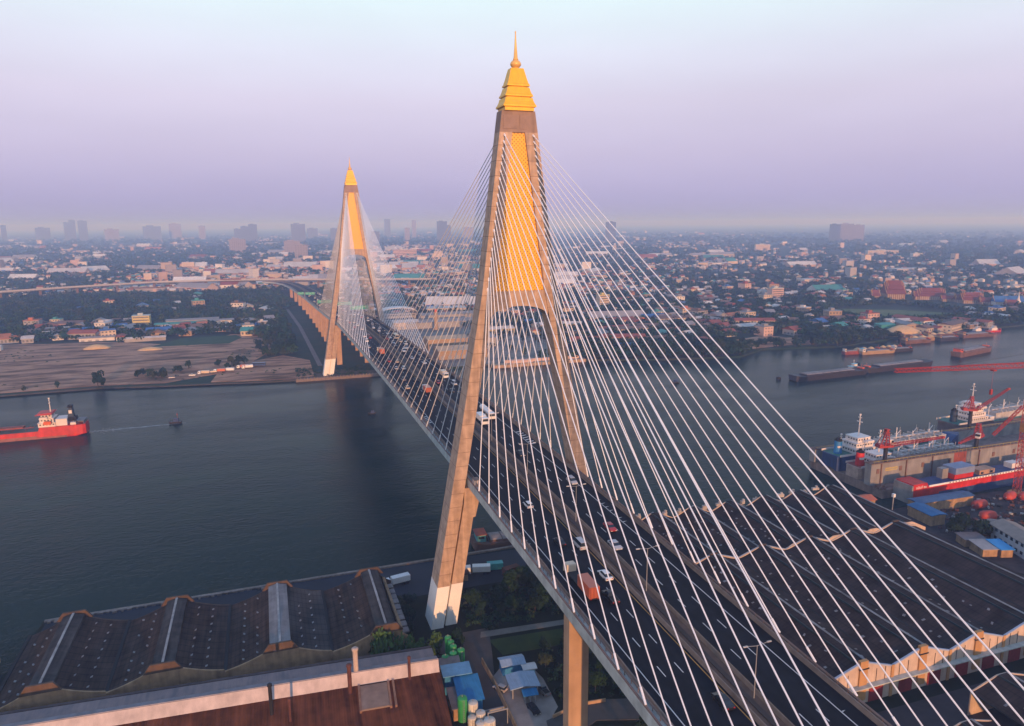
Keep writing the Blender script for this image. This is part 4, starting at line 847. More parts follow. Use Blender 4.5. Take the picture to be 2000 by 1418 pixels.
yellow = mat('marking_yellow', (.55, .42, .05), .6, var=.2); funnel_navy = mat('funnel_navy', (.008, .03, .06), .5, var=.2); funnel_red = mat('funnel_red', (.55, .02, .015), .5, var=.1); funnel_blue = mat('funnel_blue', (.02, .17, .42), .5, var=.1)
def hull(Ln, B, d_bow, d_mid, d_stern, z0=-1.5, raise_aft=.3, blunt=False):
    """stern at x=0, bow at x=Ln; rings of 8 points"""
    b = MB(); rings = []
    for f in [0, .02, .08, raise_aft - .005, raise_aft + .005, .5, .78, .86, .93, .975, 1.0]:
        w = B / 2 * (.72 if f == 0 else .86 if f == .02 else .97 if f == .08 else 1 if f < .8 else (.97 if blunt else {.86: .86, .93: .6, .975: .32, 1.0: .04}.get(f, 1)))
        zd = d_stern if f < raise_aft else d_bow if f > .9 else d_mid
        fl = .8 if f in (0,) else 1; zb = z0 if f > .06 else z0 + (1.9 if f == 0 else 1.2)
        x = f * Ln; lw = w * (.55 if f in (0, .02) else .9 if f < .9 else .5)
        rings.append([(x, -lw * .6, zb), (x, lw * .6, zb), (x, w * .97, zb + 1.2 if zb + 1.2 < .8 else .8), (x, w, .9), (x, w, zd), (x, -w, zd), (x, -w, .9), (x, -w * .97, zb + 1.2 if zb + 1.2 < .8 else .8)])
    b.loft(rings); return b
def mast(b, x, y, z, h, s=1):
    b.tube((x, y, z), (x, y, z + h), .28 * s, .14 * s, 8); b.box(x - .15, y - 1.3 * s, z + h * .62, x + .15, y + 1.3 * s, z + h * .66); b.box(x - .15, y - .8 * s, z + h * .82, x + .15, y + .8 * s, z + h * .85)
    b.box(x - .4, y - .3, z + h * .92, x + .4, y + .3, z + h); return b
def house_tiers(t, x0, x1, w, z, n, m, win=True, name='superstructure', step=.6):
    b = MB(); g = MB()
    for k in range(n):
        a, c, ww = x0 + (x1 - x0) * .10 * k, x1 - (x1 - x0) * .09 * k, w * (1 - .13 * k); b.box(a, -ww, z + 2.5 * k, c, ww, z + 2.5 * k + 2.4); pw = w * 1.15 if k == n - 1 and n > 1 else ww + .35; b.box(a + (c - a) * .35 if k == n - 1 and n > 1 else a - .35, -pw, z + 2.5 * k + (.0 if k == n - 1 and n > 1 else 2.4), c + .35, pw, z + 2.5 * k + (1.1 if k == n - 1 and n > 1 else 2.52)); b.box(a - .2, -ww - .2, z + 2.5 * k + 2.41, c + .2, ww + .2, z + 2.5 * k + 2.53)
        for s in (-1, 1):
            for q in range(max(1, int((c - a) / 1.7))): g.box(a + .6 + q * 1.7, s * ww - .05, z + 2.5 * k + 1.1, a + 1.4 + q * 1.7, s * ww + .05, z + 2.5 * k + 1.8)
        for q in range(max(1, int(ww * 2 / 1.6))):
            for xx in (a, c): g.box(xx - .05, -ww + .4 + q * 1.6, z + 2.5 * k + 1.1, xx + .05, -ww + 1.2 + q * 1.6, z + 2.5 * k + 1.8)
    o = b.build(name, m, t); g.build('window', glass, o); return o

# red tanker leaving the picture on the left; stern points right
t = thing('tanker_ship', 'bright red tanker ship with white superstructure and black funnel leaving at the left edge', 'ship', (-178.6, 283.5, 0), R(180))
h = hull(78, 13, 8.2, 4.6, 6.6, raise_aft=.31); h.build('hull', hull_red, t)
MB().box(25.5, -6.55, -.2, 66, 6.55, 1.9).box(10, -6.5, -.2, 25.5, 6.5, 1.1).build('boot_topping', boot_red, t)
MB().box(25, -5.9, 4.62, 68, 5.9, 4.7).build('deck', mat('deck_grey_green', (.10, .12, .11), .8, var=.3), t)
o = house_tiers(t, 15.5, 24.5, 5.2, 6.6, 3, ship_white); MB().box(16.6, -6.3, 14.1, 25.2, 6.3, 14.3).box(17, -4.8, 14.3, 24, 4.8, 14.75).build('bridge_roof', hull_red, o)
MB().box(9.5, -4.4, 6.6, 15.4, 4.4, 10.6).box(9.2, -4.8, 10.6, 15.6, 4.8, 10.75).box(5, 2, 6.6, 8, 4.5, 8).box(6, -4, 6.6, 8, -2, 8.4).build('engine_casing', ship_white, t)
b = MB(); b.extr_y([(6.0, 9), (9.6, 9), (8.9, 16.4), (6.9, 16.4)], -1.9, 1.9); f = b.build('funnel', funnel_navy, t); MB().box(7, -1.95, 13, 8.7, 1.95, 15).build('funnel_band', ship_white, f); MB().box(6.7, -1.6, 16.4, 9.1, 1.6, 17.8).box(5, -1.8, 8.4, 9.8, 2.2, 11).build('funnel_cap', black, f)
b = MB(); b.extr_y([(17.5, 8.4), (20.8, 8.4), (21.3, 9.4), (20.8, 10.3), (17.5, 10.3), (17.1, 9.4)], 5.6, 7.4); b.build('lifeboat', orange, t)
mast(MB(), 18.5, 0, 14.7, 8.5, 1.2).build('mast', ship_white, t); mast(MB(), 46, 0, 4.7, 7, .7).build('mast', deck_red, t)
b = MB(); 
for k in range(5): b.box(28 + k * 7, -.35, 5.6 + .1 * (k % 2), 35 + k * 7, .35, 6); b.tube((31 + k * 7, -5, 5.6), (31 + k * 7, 5, 5.6), .22, n=6)
b.box(33, -2.4, 6.1, 52, 2.4, 7.0).build('catwalk', deck_red, t)
MB().box(1, -4.6, 6.6, 4.6, -1, 8.6).box(.6, -4.9, 8.6, 5, 4.9, 8.75).box(.8, -4.8, 6.6, 1, 4.8, 8.6).build('poop_shelter', mat('poop_grey', (.14, .14, .15), .7), t)

def barge(x, y, rz, Ln, B, D, m, label, group=None, hatch=True, house=True, load=None, roofm=None):
    t = thing('barge', label, 'barge', (x, y, 0), rz, group); b = MB(); rings = []
    for f, w, zb in ((0, .82, .9), (.02, .95, -.2), (.1, 1, -.8), (.9, 1, -.8), (.97, .9, -.1), (1, .7, 1.2)):
        zt = D + (.9 if f > .93 or f < .05 else 0); rings.append([(f * Ln, -w * B / 2 * .85, zb), (f * Ln, w * B / 2 * .85, zb), (f * Ln, w * B / 2, zt), (f * Ln, -w * B / 2, zt)])
    b.loft(rings); b.build('hull', m, t)
    c = MB(); c.box(Ln * .14, -B * .38, D, Ln * .82, B * .38, D + .9); c.build('coaming', m, t)
    if load is not None:
        q = MB(); n = 3
        for k in range(n):
            xc = Ln * (.24 + .24 * k); q.loft([[(xc + Ln * .11 * r_ * math.cos(a), B * .34 * r_ * math.sin(a), z) for a in [2 * math.pi * i / 12 for i in range(12)]] for r_, z in ((1, D + .6), (.62, D + 1.7), (.18, D + 2.5))])
        q.build('cargo_heap', load, t)
    elif hatch:
        q = MB()
        for k in range(6): xa = Ln * (.15 + .111 * k); q.extr_x([(-B * .37, D + .9), (B * .37, D + .9), (B * .3, D + 1.35), (0, D + 1.6), (-B * .3, D + 1.35)], xa, xa + Ln * .102)
        q.build('hatch_cover', mat('hatch_grey', (.24, .21, .20), .8, var=.35, scale=.4), t)
    if house:
        o = MB().box(Ln * .03, -B * .3, D + .3, Ln * .11, B * .3, D + 3.2).build('cabin', roofm[0] if roofm else ship_white, t); MB().box(Ln * .02, -B * .36, D + 3.2, Ln * .12, B * .36, D + 3.45).build('cabin_roof', roofm[1] if roofm else mat('awning_blue', (.16, .40, .50), .6), o)
        MB().box(Ln * .045, -B * .31, D + 1.6, Ln * .095, B * .31, D + 2.5).build('window', glass, o)
    MB().cbox(Ln * .95, 0, D + 1.1, Ln * .03, B * .5, 1).tube((Ln * .96, 0, D + .5), (Ln * .96, 0, D + 4), .09, n=6).build('bow_windlass', orange, t); return t
a = math.atan2(252.5 - 248, 391 - 318)
barge(316.5, 248, a, 76, 11, 3.9, hull_black, 'left half of the long dark two-barge tow in mid river, with orange bow fittings', 'dark barge tow', house=False)
barge(470, 259.5, a + math.pi, 76, 11, 3.9, hull_black, 'right half of the long dark two-barge tow in mid river', 'dark barge tow', house=False)
t = thing('tugboat', 'small tug with pale blue roof lashed between the two dark barges', 'tugboat', (382, 261, 0), a)
hull(17, 5, 2.8, 1.7, 1.7).build('hull', orange, t); o = MB().box(4, -1.8, 1.7, 11, 1.8, 4.4).box(7, -1.4, 4.4, 10.6, 1.4, 6.4).build('wheelhouse', ship_white, t); MB().box(3.4, -2.4, 4.4, 11.6, 2.4, 4.6).box(6.6, -1.8, 6.4, 11, 1.8, 6.6).build('roof', mat('awning_pale_blue', (.22, .50, .60), .6), o); mast(MB(), 8, 0, 6.6, 3, .5).build('mast', ship_white, t)
sandl = mat('sand_load', (.52, .36, .19), .95, var=.2)
tanr = mat('barge_tan', (.36, .24, .14), .8, var=.3); brn = mat('barge_brown', (.14, .075, .055), .8, var=.35)
ra = R(-3)
for i, (x, y, rz, Ln, B, m, ld, lab) in enumerate(((452, 330, ra, 34, 9, brn, sandl, 'sand barge with yellowish heaps, left rear of the moored raft'), (486, 330.5, ra, 28, 9, brn, sandl, 'sand barge with yellowish heaps, right rear of the moored raft'), (455, 320.5, ra, 38, 8, tanr, None, 'tan decked barge along the near side of the moored raft'),
        (440, 325.5, ra, 18, 6, deck_red, None, 'small red hulled boat at the left end of the moored raft'), (494, 320.5, ra, 22, 8, hull_black, None, 'dark barge at the right end of the moored raft'))):
    barge(x, y, rz, Ln, B, 2.2, m, lab, 'barges of the raft moored off the far bank', ld is None, ld is None, ld, (ship_white, (tanr, mat('roof_pale', (.5, .5, .5), .7), mat('awning_blue', (.16, .40, .50), .6))[i % 3]))
barge(524, 278, math.atan2(14, 56), 60, 11, 4.2, brn, 'lone brown barge pair out in the river on the right, with orange cabins', None, True, True, None, (orange, deck_red))
for i, (x, y, Ln, B, m, ld, lab) in enumerate(((541, 352, 34, 9, brn, None, 'dull brown barge moored first along the far bank'), (556, 361, 44, 10, tanr, sandl, 'tan barge moored along the far bank under the sand heap'), (588, 352, 26, 9, hull_black, None, 'dark short barge moored outside the tan one'), (592, 371, 46, 11, brn, sandl, 'long brown barge moored against the far bank'), (628, 360, 44, 12, brn, None, 'big brown barge moored outermost right of the row'), (560, 372, 28, 8, brn, None, 'low brown barge closest to the sand heap'))):
    barge(x, y, R(-2), Ln, B, 3.0, m, lab, 'barges moored along the far bank', ld is None, True, ld, (tanr, deck_red))
for i, (x, y, m, lab) in enumerate(((668, 379, hull_blue, 'white and blue tugboat at the far bank, left of a pair'), (690, 377, hull_red, 'red hulled white tugboat at the far bank, right of a pair'))):
    t = thing('tugboat', lab, 'tugboat', (x, y, 0), R(-4)); hull(20, 6, 3.4, 2.0, 2.0).build('hull', m, t); o = MB().box(5, -2, 2, 13, 2, 4.6).box(8, -1.6, 4.6, 12, 1.6, 6.8).build('wheelhouse', ship_white, t); MB().box(8.2, -1.65, 5.4, 12.05, 1.65, 6.3).build('window', glass, o); mast(MB(), 9, 0, 6.8, 3.4, .6).build('mast', ship_white, t)
for i, (x, y, s, lab) in enumerate(((-126.3, 286, 1.3, 'small dark patrol boat following the red tanker with a faint wake'), (-6.2, 265, .9, 'tiny dark boat in the bridge shadow on the river'), (231, 275, 1.1, 'tiny dark boat seen through the stay cables on the right'))):
    t = thing('small_boat', lab, 'boat', (x, y, 0), R(175)); hull(6 * s, 2.2 * s, 1.3 * s, .9 * s, .9 * s, -.4).build('hull', hull_black, t); MB().box(1.5 * s, -.7 * s, .9 * s, 3.8 * s, .7 * s, 2.5 * s).build('cabin', hull_blue, t)
    if i == 0: MB().tube((2.5, 0, 3), (2.5, 0, 7), .1, n=6).box(2.2, -.5, 5.4, 2.8, .5, 6.2).build('mast', deck_red, t)
b = MB(); wk = []
for i in range(24):
    f = i / 23; x = -178 + 54 * f; w = .25 + .55 * math.sin(math.pi * f) * (1 + .4 * math.sin(i * 2.1)); wk.append((x, 284.0 + 1.2 * f + .3 * math.sin(i * .9), w))
for q, e in zip(wk, wk[1:]): b.add([(q[0], q[1] - q[2], .03), (e[0], e[1] - e[2], .03), (e[0], e[1] + e[2], .03), (q[0], q[1] + q[2], .03)], [(0, 1, 2, 3)])
for i in range(40): x = -178 + rv2.random() * 14; y = 283.5 + rv2.gauss(0, 3.2) * (1 + (x + 178) / 14) * .6; b.cbox(x, y, .03, rv2.uniform(.4, 1.6), rv2.uniform(.15, .4), .03)
setting(b.build('wake_foam', mat('wake_foam', (.22, .25, .27), .6, var=.3)), 'stuff')
for x, y, lab in ((316.7 - 6, 257, 'dark cylindrical mooring buoy left of the dark barge tow'), (413.5, 281, 'dark mooring buoy behind the dark barge tow')):
    t = tag(MB().lathe([(1.6, -.6), (1.9, 0), (1.9, 1.8), (1.5, 2.3), (.3, 2.4)], 0, 0, 14).build('mooring_buoy', hull_black, loc=(x, y, 0)), lab, 'buoy'); MB().tube((0, 0, 2.3), (0, 0, 3.4), .25, n=8).build('mooring_post', dark, t)
barge(-1.5, 49.5, R(-4), 44, 9, 3.0, brn, 'rusty barge with teal cabin moored at the quay under the bridge', None, True, True, None, (mat('cabin_teal', (.08, .28, .30), .6), deck_red))

# floating dock
t = thing('floating_dock', 'long grey floating dry dock with brown pontoon holding ships', 'floating dock', (0, 0, 0))
b = MB(); b.box(186.5, 34.5, -1, 334, 80, 4.0); b.build('pontoon', pont, t)
for y0 in (41, 76.5):
    zt = 14.2 if y0 < 50 else 10.5; o = MB().box(185.5, y0, 4, 334, y0 + 3.6, zt).build('wing_wall', dock_grey, t)
    MB().box(185.4, y0 - .3, zt, 334, y0 + 3.9, zt + .25).build('top_walkway', dock_rust, o)
    b = MB()
    for k in range(60): b.tube((187 + k * 2.45, y0 - .2, zt + .2), (187 + k * 2.45, y0 - .2, zt + 1.3), .05, n=4)
    b.box(186, y0 - .25, zt + 1.2, 333, y0 - .15, zt + 1.3); b.build('railing', yellow, o)
    if y0 < 50:
        me = MB().cbox(0, 0, 0, 1.6, .3, 2.2).mesh('hatch_opening', [dock_rust])
        for x in (189.5, 203, 216.5, 233.5, 262, 276, 296, 312): link('hatch_opening', me, o, (x, y0 - .04, 10.6))
        MB().box(236, y0 - .06, 7.2, 244, y0 + .02, 14.1).build('red_primer_patch', deck_red, o)
        MB().box(194, y0 - .08, 10.2, 201, y0 - .01, 11.6).build('name_board', yellow, o)
        b = MB()
        for k in range(9): b.box(194.4 + k * .72, y0 - .1, 10.5, 194.9 + k * .72, y0 - .07, 11.3)
        b.build('lettering', dock_grey, o)
        b = MB()
        for x in (191, 206, 222, 252, 287, 305): b.box(x, y0 - .45, 4, x + .5, y0, 14)
        b.build('fender_strip', dock_rust, o)
b = MB()
for x, z in ((194, 2.5), (196, 2.8), (199.5, 2.6), (203, 3.0), (206, 2.0), (202, 1.4)): b.box(x, 34.3, z - .5, x + .9, 34.55, z + .4)
b.box(192, 34.3, 1.5, 207, 34.5, 1.8); b.build('draught_marks', dock_rust, t)
b = MB()
for k in range(12): b.cbox(186 + rv2.uniform(0, 5), 35 + rv2.uniform(0, 5), 4.4, .8, .8, .8)
b.build('keel_block', dock_rust, t)
def dock_ship(label, x, y, rz, Ln, B, z, hm, dm, fm, tiers, fy=0):
    t = thing('ship', label, 'ship', (x, y, z), rz); hull(Ln, B, 9.5, 7, 8.2, 0, .3).build('hull', hm, t)
    MB().box(1, -B * .45, 8.22, Ln * .3, B * .45, 8.3).build('deck', dm, t); MB().box(Ln * .3, -B * .45, 7.02, Ln * .86, B * .45, 7.1).build('deck', deck_red if dm is not deck_green else dm, t)
    b = MB()
    for s in (-1, 1): b.box(.5, s * B * .46 - .08, 8.2, Ln * .3, s * B * .46 + .08, 9.2)
    b.build('bulwark', ship_white, t)
    o = house_tiers(t, Ln * .12, Ln * .27, B * .4, 8.3, tiers, ship_white)
    b = MB().loft([[(Ln * .055 + 2.1 * r_ * math.cos(a), fy + 1.7 * r_ * math.sin(a), zz) for a in [2 * math.pi * i / 14 for i in range(14)]] for r_, zz in ((1.05, 8.2), (1, 12.6), (.92, 14.6))]); f = b.build('funnel', fm, t)
    MB().lathe([(1.75, 11.2), (1.95, 11.25), (1.95, 12.2), (1.75, 12.25)], Ln * .055, fy, 14).build('funnel_band', ship_white if fm is not funnel_navy else black, f); MB().lathe([(1.9, 14.5), (1.7, 15.2), (.8, 15.2), (.8, 16.2)], Ln * .055, fy, 12).build('funnel_cap', black, f)
    mast(MB(), Ln * .2, 0, 8.3 + 2.5 * tiers, 11, 1.3).build('mast', ship_white, t); mast(MB(), Ln * .09, 1.5, 8.3, 9, .8).build('mast', ship_white, t)
    b = MB()
    for k in range(4): b.tube((Ln * (.36 + .13 * k), 0, 7), (Ln * (.36 + .13 * k), 0, 14 + 3 * (k % 2)), .35, .22, 8); b.tube((Ln * (.36 + .13 * k), 0, 13), (Ln * (.36 + .13 * k) + 5, 2, 14.5), .16, n=6)
    b.build('derrick_post', ship_white, t)
    b = MB(); b.box(Ln * .32, -.4, 8.2, Ln * .84, .4, 8.6)
    for k in range(9): b.tube((Ln * (.34 + .06 * k), -B * .4, 7.8), (Ln * (.34 + .06 * k), B * .4, 7.8), .2, n=6)
    b.box(Ln * .36, -B * .3, 7, Ln * .84, B * .3, 11.0)
    for k in range(14): b.box(Ln * (.37 + .033 * k), -B * .34, 11, Ln * (.37 + .033 * k) + .5, B * .34, 11.4 + .5 * (k % 3)); b.tube((Ln * (.37 + .033 * k), B * .3 * (1 - 2 * (k % 2)), 11), (Ln * (.37 + .033 * k), B * .3 * (1 - 2 * (k % 2)), 12.4 + 1.5 * (k % 4)), .12, n=5)
    b.box(Ln * .38, -.6, 11.6, Ln * .83, .6, 12.1)
    b.build('deck_pipework', mat('pipe_pale', (.45, .42, .40), .6), t)
    MB().box(Ln * .29, -B * .38, 7.1, Ln * .33, B * .38, 9.8).build('deck_house', ship_white, t); return t
dock_ship('blue hulled ship with green stern deck and blue funnel, in the dock', 186, 67, R(2), 88, 13, 3.0, hull_blue, deck_green, funnel_blue, 3)
dock_ship('old ship with a bright red funnel and rusty white stern, just inside the dock wall', 187, 53.5, R(1), 78, 10, 1.2, mat('hull_rusty_white', (.42, .30, .24), .7, var=.4, scale=.5), deck_red, funnel_red, 2)
t2 = dock_ship('large ship with white superstructure and dark navy funnel behind the dock', 292, 92, R(3), 96, 15, 2.0, mat('hull_dull_brown', (.13, .09, .085), .7, var=.35, scale=.4), deck_green, funnel_navy, 4)
t = thing('patrol_boat', 'small white and teal motor boat standing on the dock blocks amidships', 'boat', (232, 64, 8.5), R(8)); hull(22, 6, 3.6, 2.6, 2.6, 0).build('hull', ship_white, t); o = MB().box(5, -2, 2.6, 14, 2, 5.2).build('wheelhouse', deck_green, t); MB().box(5.4, -2.05, 3.5, 14.05, 2.05, 4.6).build('window', glass, o)

# moored red and blue barge-ship in front of the dock
t = thing('cargo_ship', 'flat red and blue cargo ship with white rail stripe and white bow lettering', 'ship', (193.6, 29.8, 0), R(1.5))
b = MB(); b.box(0, -4.6, 2.9, 150, 4.6, 6.9); b.extr_y([(0, 6.9), (9.4, 6.9), (8.2, 8.9), (0, 8.9)], -4.6, 4.6); b.build('hull', hull_red, t)
MB().box(.4, -4.55, -1, 150, 4.55, 2.88).box(16, -4.64, .0, 150, -4.55, 3.7).build('lower_hull', hull_blue, t)
MB().box(-.9, -4.8, -.5, .0, 4.8, 8.4).build('bow_plate', dock_grey, t)
b = MB(); b.box(9.6, -4.7, 6.7, 150, -4.45, 7.5); b.build('rail_stripe', white_paint, t)
b = MB()
for k in range(60): b.box(22 + k * 1.9, -4.74, 6.8, 22.7 + k * 1.9, -4.7, 7.4)
b.build('rail_opening', mat('rail_opening_tan', (.22, .17, .13), .8), t)  # flat tan blocks mark the openings along the rail stripe
MB().box(9.6, -4.3, 6.92, 150, 4.3, 7.1).build('deck', hull_blue, t)
o = MB().box(27, -3, 7.1, 39, 3, 9.6).build('deck_house', hull_red, t); MB().box(27, -3.4, 9.6, 39, 3.4, 12.6).build('cargo_container', mat('container_slate', (.19, .24, .36), .6, var=.2), t); MB().box(23, 0, 6.4, 26.6, 3, 11.8).build('stair_tower', dock_grey, t)
o = MB().box(43, -3, 6.4, 53, 2, 9.4).build('office_cabin', mat('cabin_tan', (.42, .25, .16), .7), t); MB().box(44, -3.06, 7.6, 45.6, -2.9, 8.6).box(50, -3.06, 7.6, 51.6, -2.9, 8.6).build('window', glass, o)
MB().box(66, -2, 6.4, 72, 2, 9.6).box(74, -2, 6.4, 86, 2, 9.6).build('store_cabin', ship_white, t)
try:
    tx = bpy.data.curves.new('hull_text', 'FONT'); tx.body = 'อมินท์ ๒๐'; tx.size = 1.7; tx.extrude = .03
    to = bpy.data.objects.new('hull_text', tx); COL.objects.link(to); bpy.context.view_layer.update()
    me = bpy.data.meshes.new_from_object(to.evaluated_get(bpy.context.evaluated_depsgraph_get())); bpy.data.objects.remove(to)
    me.materials.clear(); me.materials.append(white_paint); lo = link('lettering', me, t, (1.6, -4.66, 6.7)); lo.rotation_euler = (R(90), 0, 0)
except Exception as ex_: print('text', ex_)
# cranes
def lattice(b, p0, p1, w, r, n, taper=1.0):
    p0, p1 = Vector(p0), Vector(p1); d = (p1 - p0).normalized(); a = Vector((0, 0, 1)) if abs(d.z) < .9 else Vector((1, 0, 0)); u = d.cross(a).normalized(); v = d.cross(u)
    P = lambda f, s: p0 + (p1 - p0) * f + (u * s[0] + v * s[1]) * (w / 2) * (1 - (1 - taper) * f)
    C = ((-1, -1), (1, -1), (1, 1), (-1, 1))
    for s in C: b.tube(P(0, s), P(1, s), r, n=4)
    for k in range(n):
        f0, f1 = k / n, (k + 1) / n
        for q in range(4): b.tube(P(f0, C[q]), P(f1, C[(q + 1) % 4]), r * .6, n=3); b.tube(P(f0, C[q]), P(f0, C[(q + 1) % 4]), r * .55, n=3)
    return b
def dock_crane(label, x, y, z, ped, jl, jr, jz, hgt=8.5):
    t = thing('pedestal_crane', label, 'crane', (x, y, z), jr); MB().lathe([(1.3, 0), (.95, .4), (.95, ped - .5), (1.5, ped)], 0, 0, 14).build('pedestal', dark, t)
    MB().box(-4.6, -1.8, ped, 2.6, 1.8, ped + 1.0).box(-4.4, -1.4, ped + 1, -2.4, 1.4, ped + 1.6).build('slewing_platform', crane_red, t)
    b = MB()
    for s in (-1, 1): b.tube((1.0, s * 1.3, ped + 1), (-.2, s * .7, ped + hgt), .24, n=6); b.tube((-4.0, s * 1.3, ped + 1), (-.4, s * .7, ped + hgt), .16, n=6); b.tube((-1.4, s * 1.3, ped + 1), (-.3, s * .7, ped + hgt), .22, n=6)
    for k in range(5): z_ = ped + 1.6 + k * (hgt - 2) / 5; b.box(-.9, -1.2 + .1 * k, z_, .9, 1.2 - .1 * k, z_ + .25)
    b.box(-1, -1, ped + hgt - .4, .6, 1, ped + hgt).build('gantry_frame', crane_red, t)
    o = MB().box(2.0, .4, ped + .6, 4.0, 2.2, ped + 3.0).build('cab', ship_white, t); MB().box(2.9, .35, ped + 1.6, 4.05, 2.25, ped + 2.7).build('window', glass, o)
    lattice(MB(), (2.6, -.6, ped + .9), (jl, -.6, jz + ped), 1.3, .14, 12, .55).cbox(jl, -.6, jz + ped, 1.2, 1.0, .9).build('jib', crane_red, t)
    b = MB().tube((-.2, -.6, ped + hgt), (jl, -.6, jz + ped + .4), .05, n=4).tube((jl - .3, -.6, jz + ped), (jl - .3, -.6, jz + ped - 7), .05, n=4).tube((jl - 8, -.6, jz + ped - 1), (jl - 8, -.6, jz + ped - 9), .05, n=4); b.build('hoist_rope', dark, t); return t
dock_crane('red pedestal crane on the near end of the dock wall, boom reaching right', 195, 42.8, 14.4, 6.8, 29, R(-9), 3.0)
dock_crane('red pedestal crane in the middle of the dock wall beside the navy funnel', 252, 42.8, 14.4, 5.2, 20, R(200), 1.2, 7)
dock_crane('red pedestal crane on the far dock wall with its boom raised', 292, 78.2, 10.7, 10.0, 17, R(-30), 13, 8)
t = thing('tower_crane', 'tall red lattice tower crane with a long horizontal jib at the right edge', 'tower crane', (243.5, 14.8, 2))
lattice(MB(), (0, 0, 0), (0, 0, 57), 2.2, .17, 28).build('mast', crane_red, t)
MB().cbox(0, 0, .6, 5, 5, 1.2).cbox(0, 0, 31, 2.8, 2.8, 4).build('base_block', mat('crane_orange', (.5, .2, .05), .7), t)
MB().cbox(0, 0, 57.7, 3, 3, 1.2).box(-2.6, -1.1, 56.4, -1, 1.1, 58.6).build('cab', dark, t)
lattice(MB(), (0, 0, 59.8), (0, 0, 65), 1.5, .18, 5, .3).build('apex_tower', crane_red, t)
j1 = Vector((-64, 13, 59.0)); j2 = Vector((20, -4, 59.4))
lattice(MB(), (0, 0, 59.4), j1, 2.0, .13, 30, .7).build('jib', crane_red, t); lattice(MB(), (0, 0, 59.4), j2, 1.8, .14, 9).build('counter_jib', crane_red, t); MB().cbox(18, -3.6, 57.8, 3.2, 2, 3).build('counterweight', conc_grey, t)
MB().tube((0, 0, 65), (-40, 8.1, 59.8), .06, n=4).tube((0, 0, 65), (18, -3.6, 59.9), .06, n=4).build('tie_rope', dark, t)
hb_ = j1 * .29; MB().cbox(hb_.x, hb_.y, 57.6, 2, 1.6, .6).tube((hb_.x, hb_.y, 57.5), (hb_.x, hb_.y, 49), .05, n=4).cbox(hb_.x, hb_.y, 48, 1, .8, 2.4).build('hook_block', crane_red, t)
lattice(MB(), (-3, 0, 41), (-11, 6, 27), 1.0, .13, 8).build('strut', crane_red, t)
# yard sheds, big floats, clutter, office
sheet_bl = mat('sheet_slate_blue', (.045, .10, .20), .7, var=.25, scale=.4)
shed('shed', 'long slate blue roofed shed in front of the red and blue ship', 'shed', 183, 12.2, 213, 17.5, 4.5, .6, sheet_bl, wall_grey, R(-2))
shed('shed', 'bright blue roofed shed leg turning toward the warehouses', 'shed', 177.5, 1, 184.5, 13, 4.4, .5, mat('sheet_mid_blue', (.02, .12, .27), .7, var=.25, scale=.4), wall_grey, R(-4), 'y')
float_red = mat('float_red', (.42, .055, .035), .6, var=.35, scale=.5)
for i, (x, y, Ln, rz, lab) in enumerate(((212.8, 8.5, 7.6, 2, 'fat red cylindrical float lying alone in the shipyard'), (234, 10.8, 7, 15, 'left red cylindrical float of a pair near the tower crane'), (240.6, 8.6, 7, 5, 'right red cylindrical float of a pair at the picture edge'), (205, -1.5, 7, -20, 'faded reddish float lying behind the big tree'))):
    MBt = MB().loft([[(x_, r_ * math.cos(a), 1.9 + r_ * math.sin(a)) for a in [2 * math.pi * k / 16 for k in range(16)]] for x_, r_ in ((-Ln / 2, .5), (-Ln / 2 + .7, 1.6), (-Ln / 4, 1.9), (0, 1.95), (Ln / 4, 1.9), (Ln / 2 - .7, 1.6), (Ln / 2, .5))])
    o = tag(MBt.build('float_buoy', float_red, loc=(x, y, 2), rz=R(rz), smooth=True), lab, 'float'); MB().tube((-Ln / 2 - .5, 0, 1.9), (Ln / 2 + .5, 0, 1.9), .2, n=8).build('lifting_pin', steel, o)
b = MB()
for i in range(420):
    x, y = rv2.uniform(178, 262), rv2.uniform(-16, 20)
    if x < 186 and y > 0 or y > 19 - (x - 215) * .2 and x > 215: continue
    b.mi = rv2.choice((0, 0, 1, 2, 3, 0)); s = rv2.uniform(.4, 1.9); b.cbox(x, y, 2 + s * .3, s, s * rv2.uniform(.3, 1), s * .6, rv2.uniform(0, 3))
setting(b.build('scrap_clutter', [rust_b, steel, grey_sheet, dark]), 'stuff')
t = thing('office_building', 'two-storey white office with beige hipped roof at the right edge', 'office building', (190, -27, 2), R(-17))
MB().box(-4.5, -15, 0, 4.5, 11, 6).build('wall', mat('office_white', (.5, .52, .58), .7, var=.1), t); b = MB()
for s in (-1, 1): b.extr_y([(s * 5.4, 5.9), (0, 7.6), (0, 7.85), (s * 5.4, 6.15)], -16, 12)
b.build('roof', mat('office_roof_beige', (.27, .22, .185), .85, var=.2, scale=.5), t)
me = MB().box(-.06, 0, 0, .06, 1.3, 1.2).mesh('window', [glass])
for k in range(9):
    for z in (1.2, 4.2): link('window', me, t, (-4.52, -13.8 + k * 2.7, z))
shed('shed', 'bright sky blue roof below the beige office', 'shed', 178.2, -29, 182.6, -21.5, 3.2, -.4, mat('sky_blue_sheet', (.04, .28, .60), .6, var=.15), wall_grey, R(-17))
shed('shed', 'pale grey roof left of the sky blue one beside the warehouse', 'shed', 172.5, -26.5, 178, -19, 3, -.3, mat('pale_roof', (.33, .30, .29), .8, var=.2), wall_grey, R(-17))
shed('shed', 'dark slate flat roof between the big tree and the office', 'shed', 173.5, -18.5, 181.5, -13.2, 3, -.3, grey_sheet, wall_grey, R(-17))
shed('shed', 'small brown shed behind the beige office', 'shed', 192, -12, 198, -7, 3.4, .9, mat('brown_sheet', (.22, .17, .15), .85, var=.3), wall_grey, R(-10))
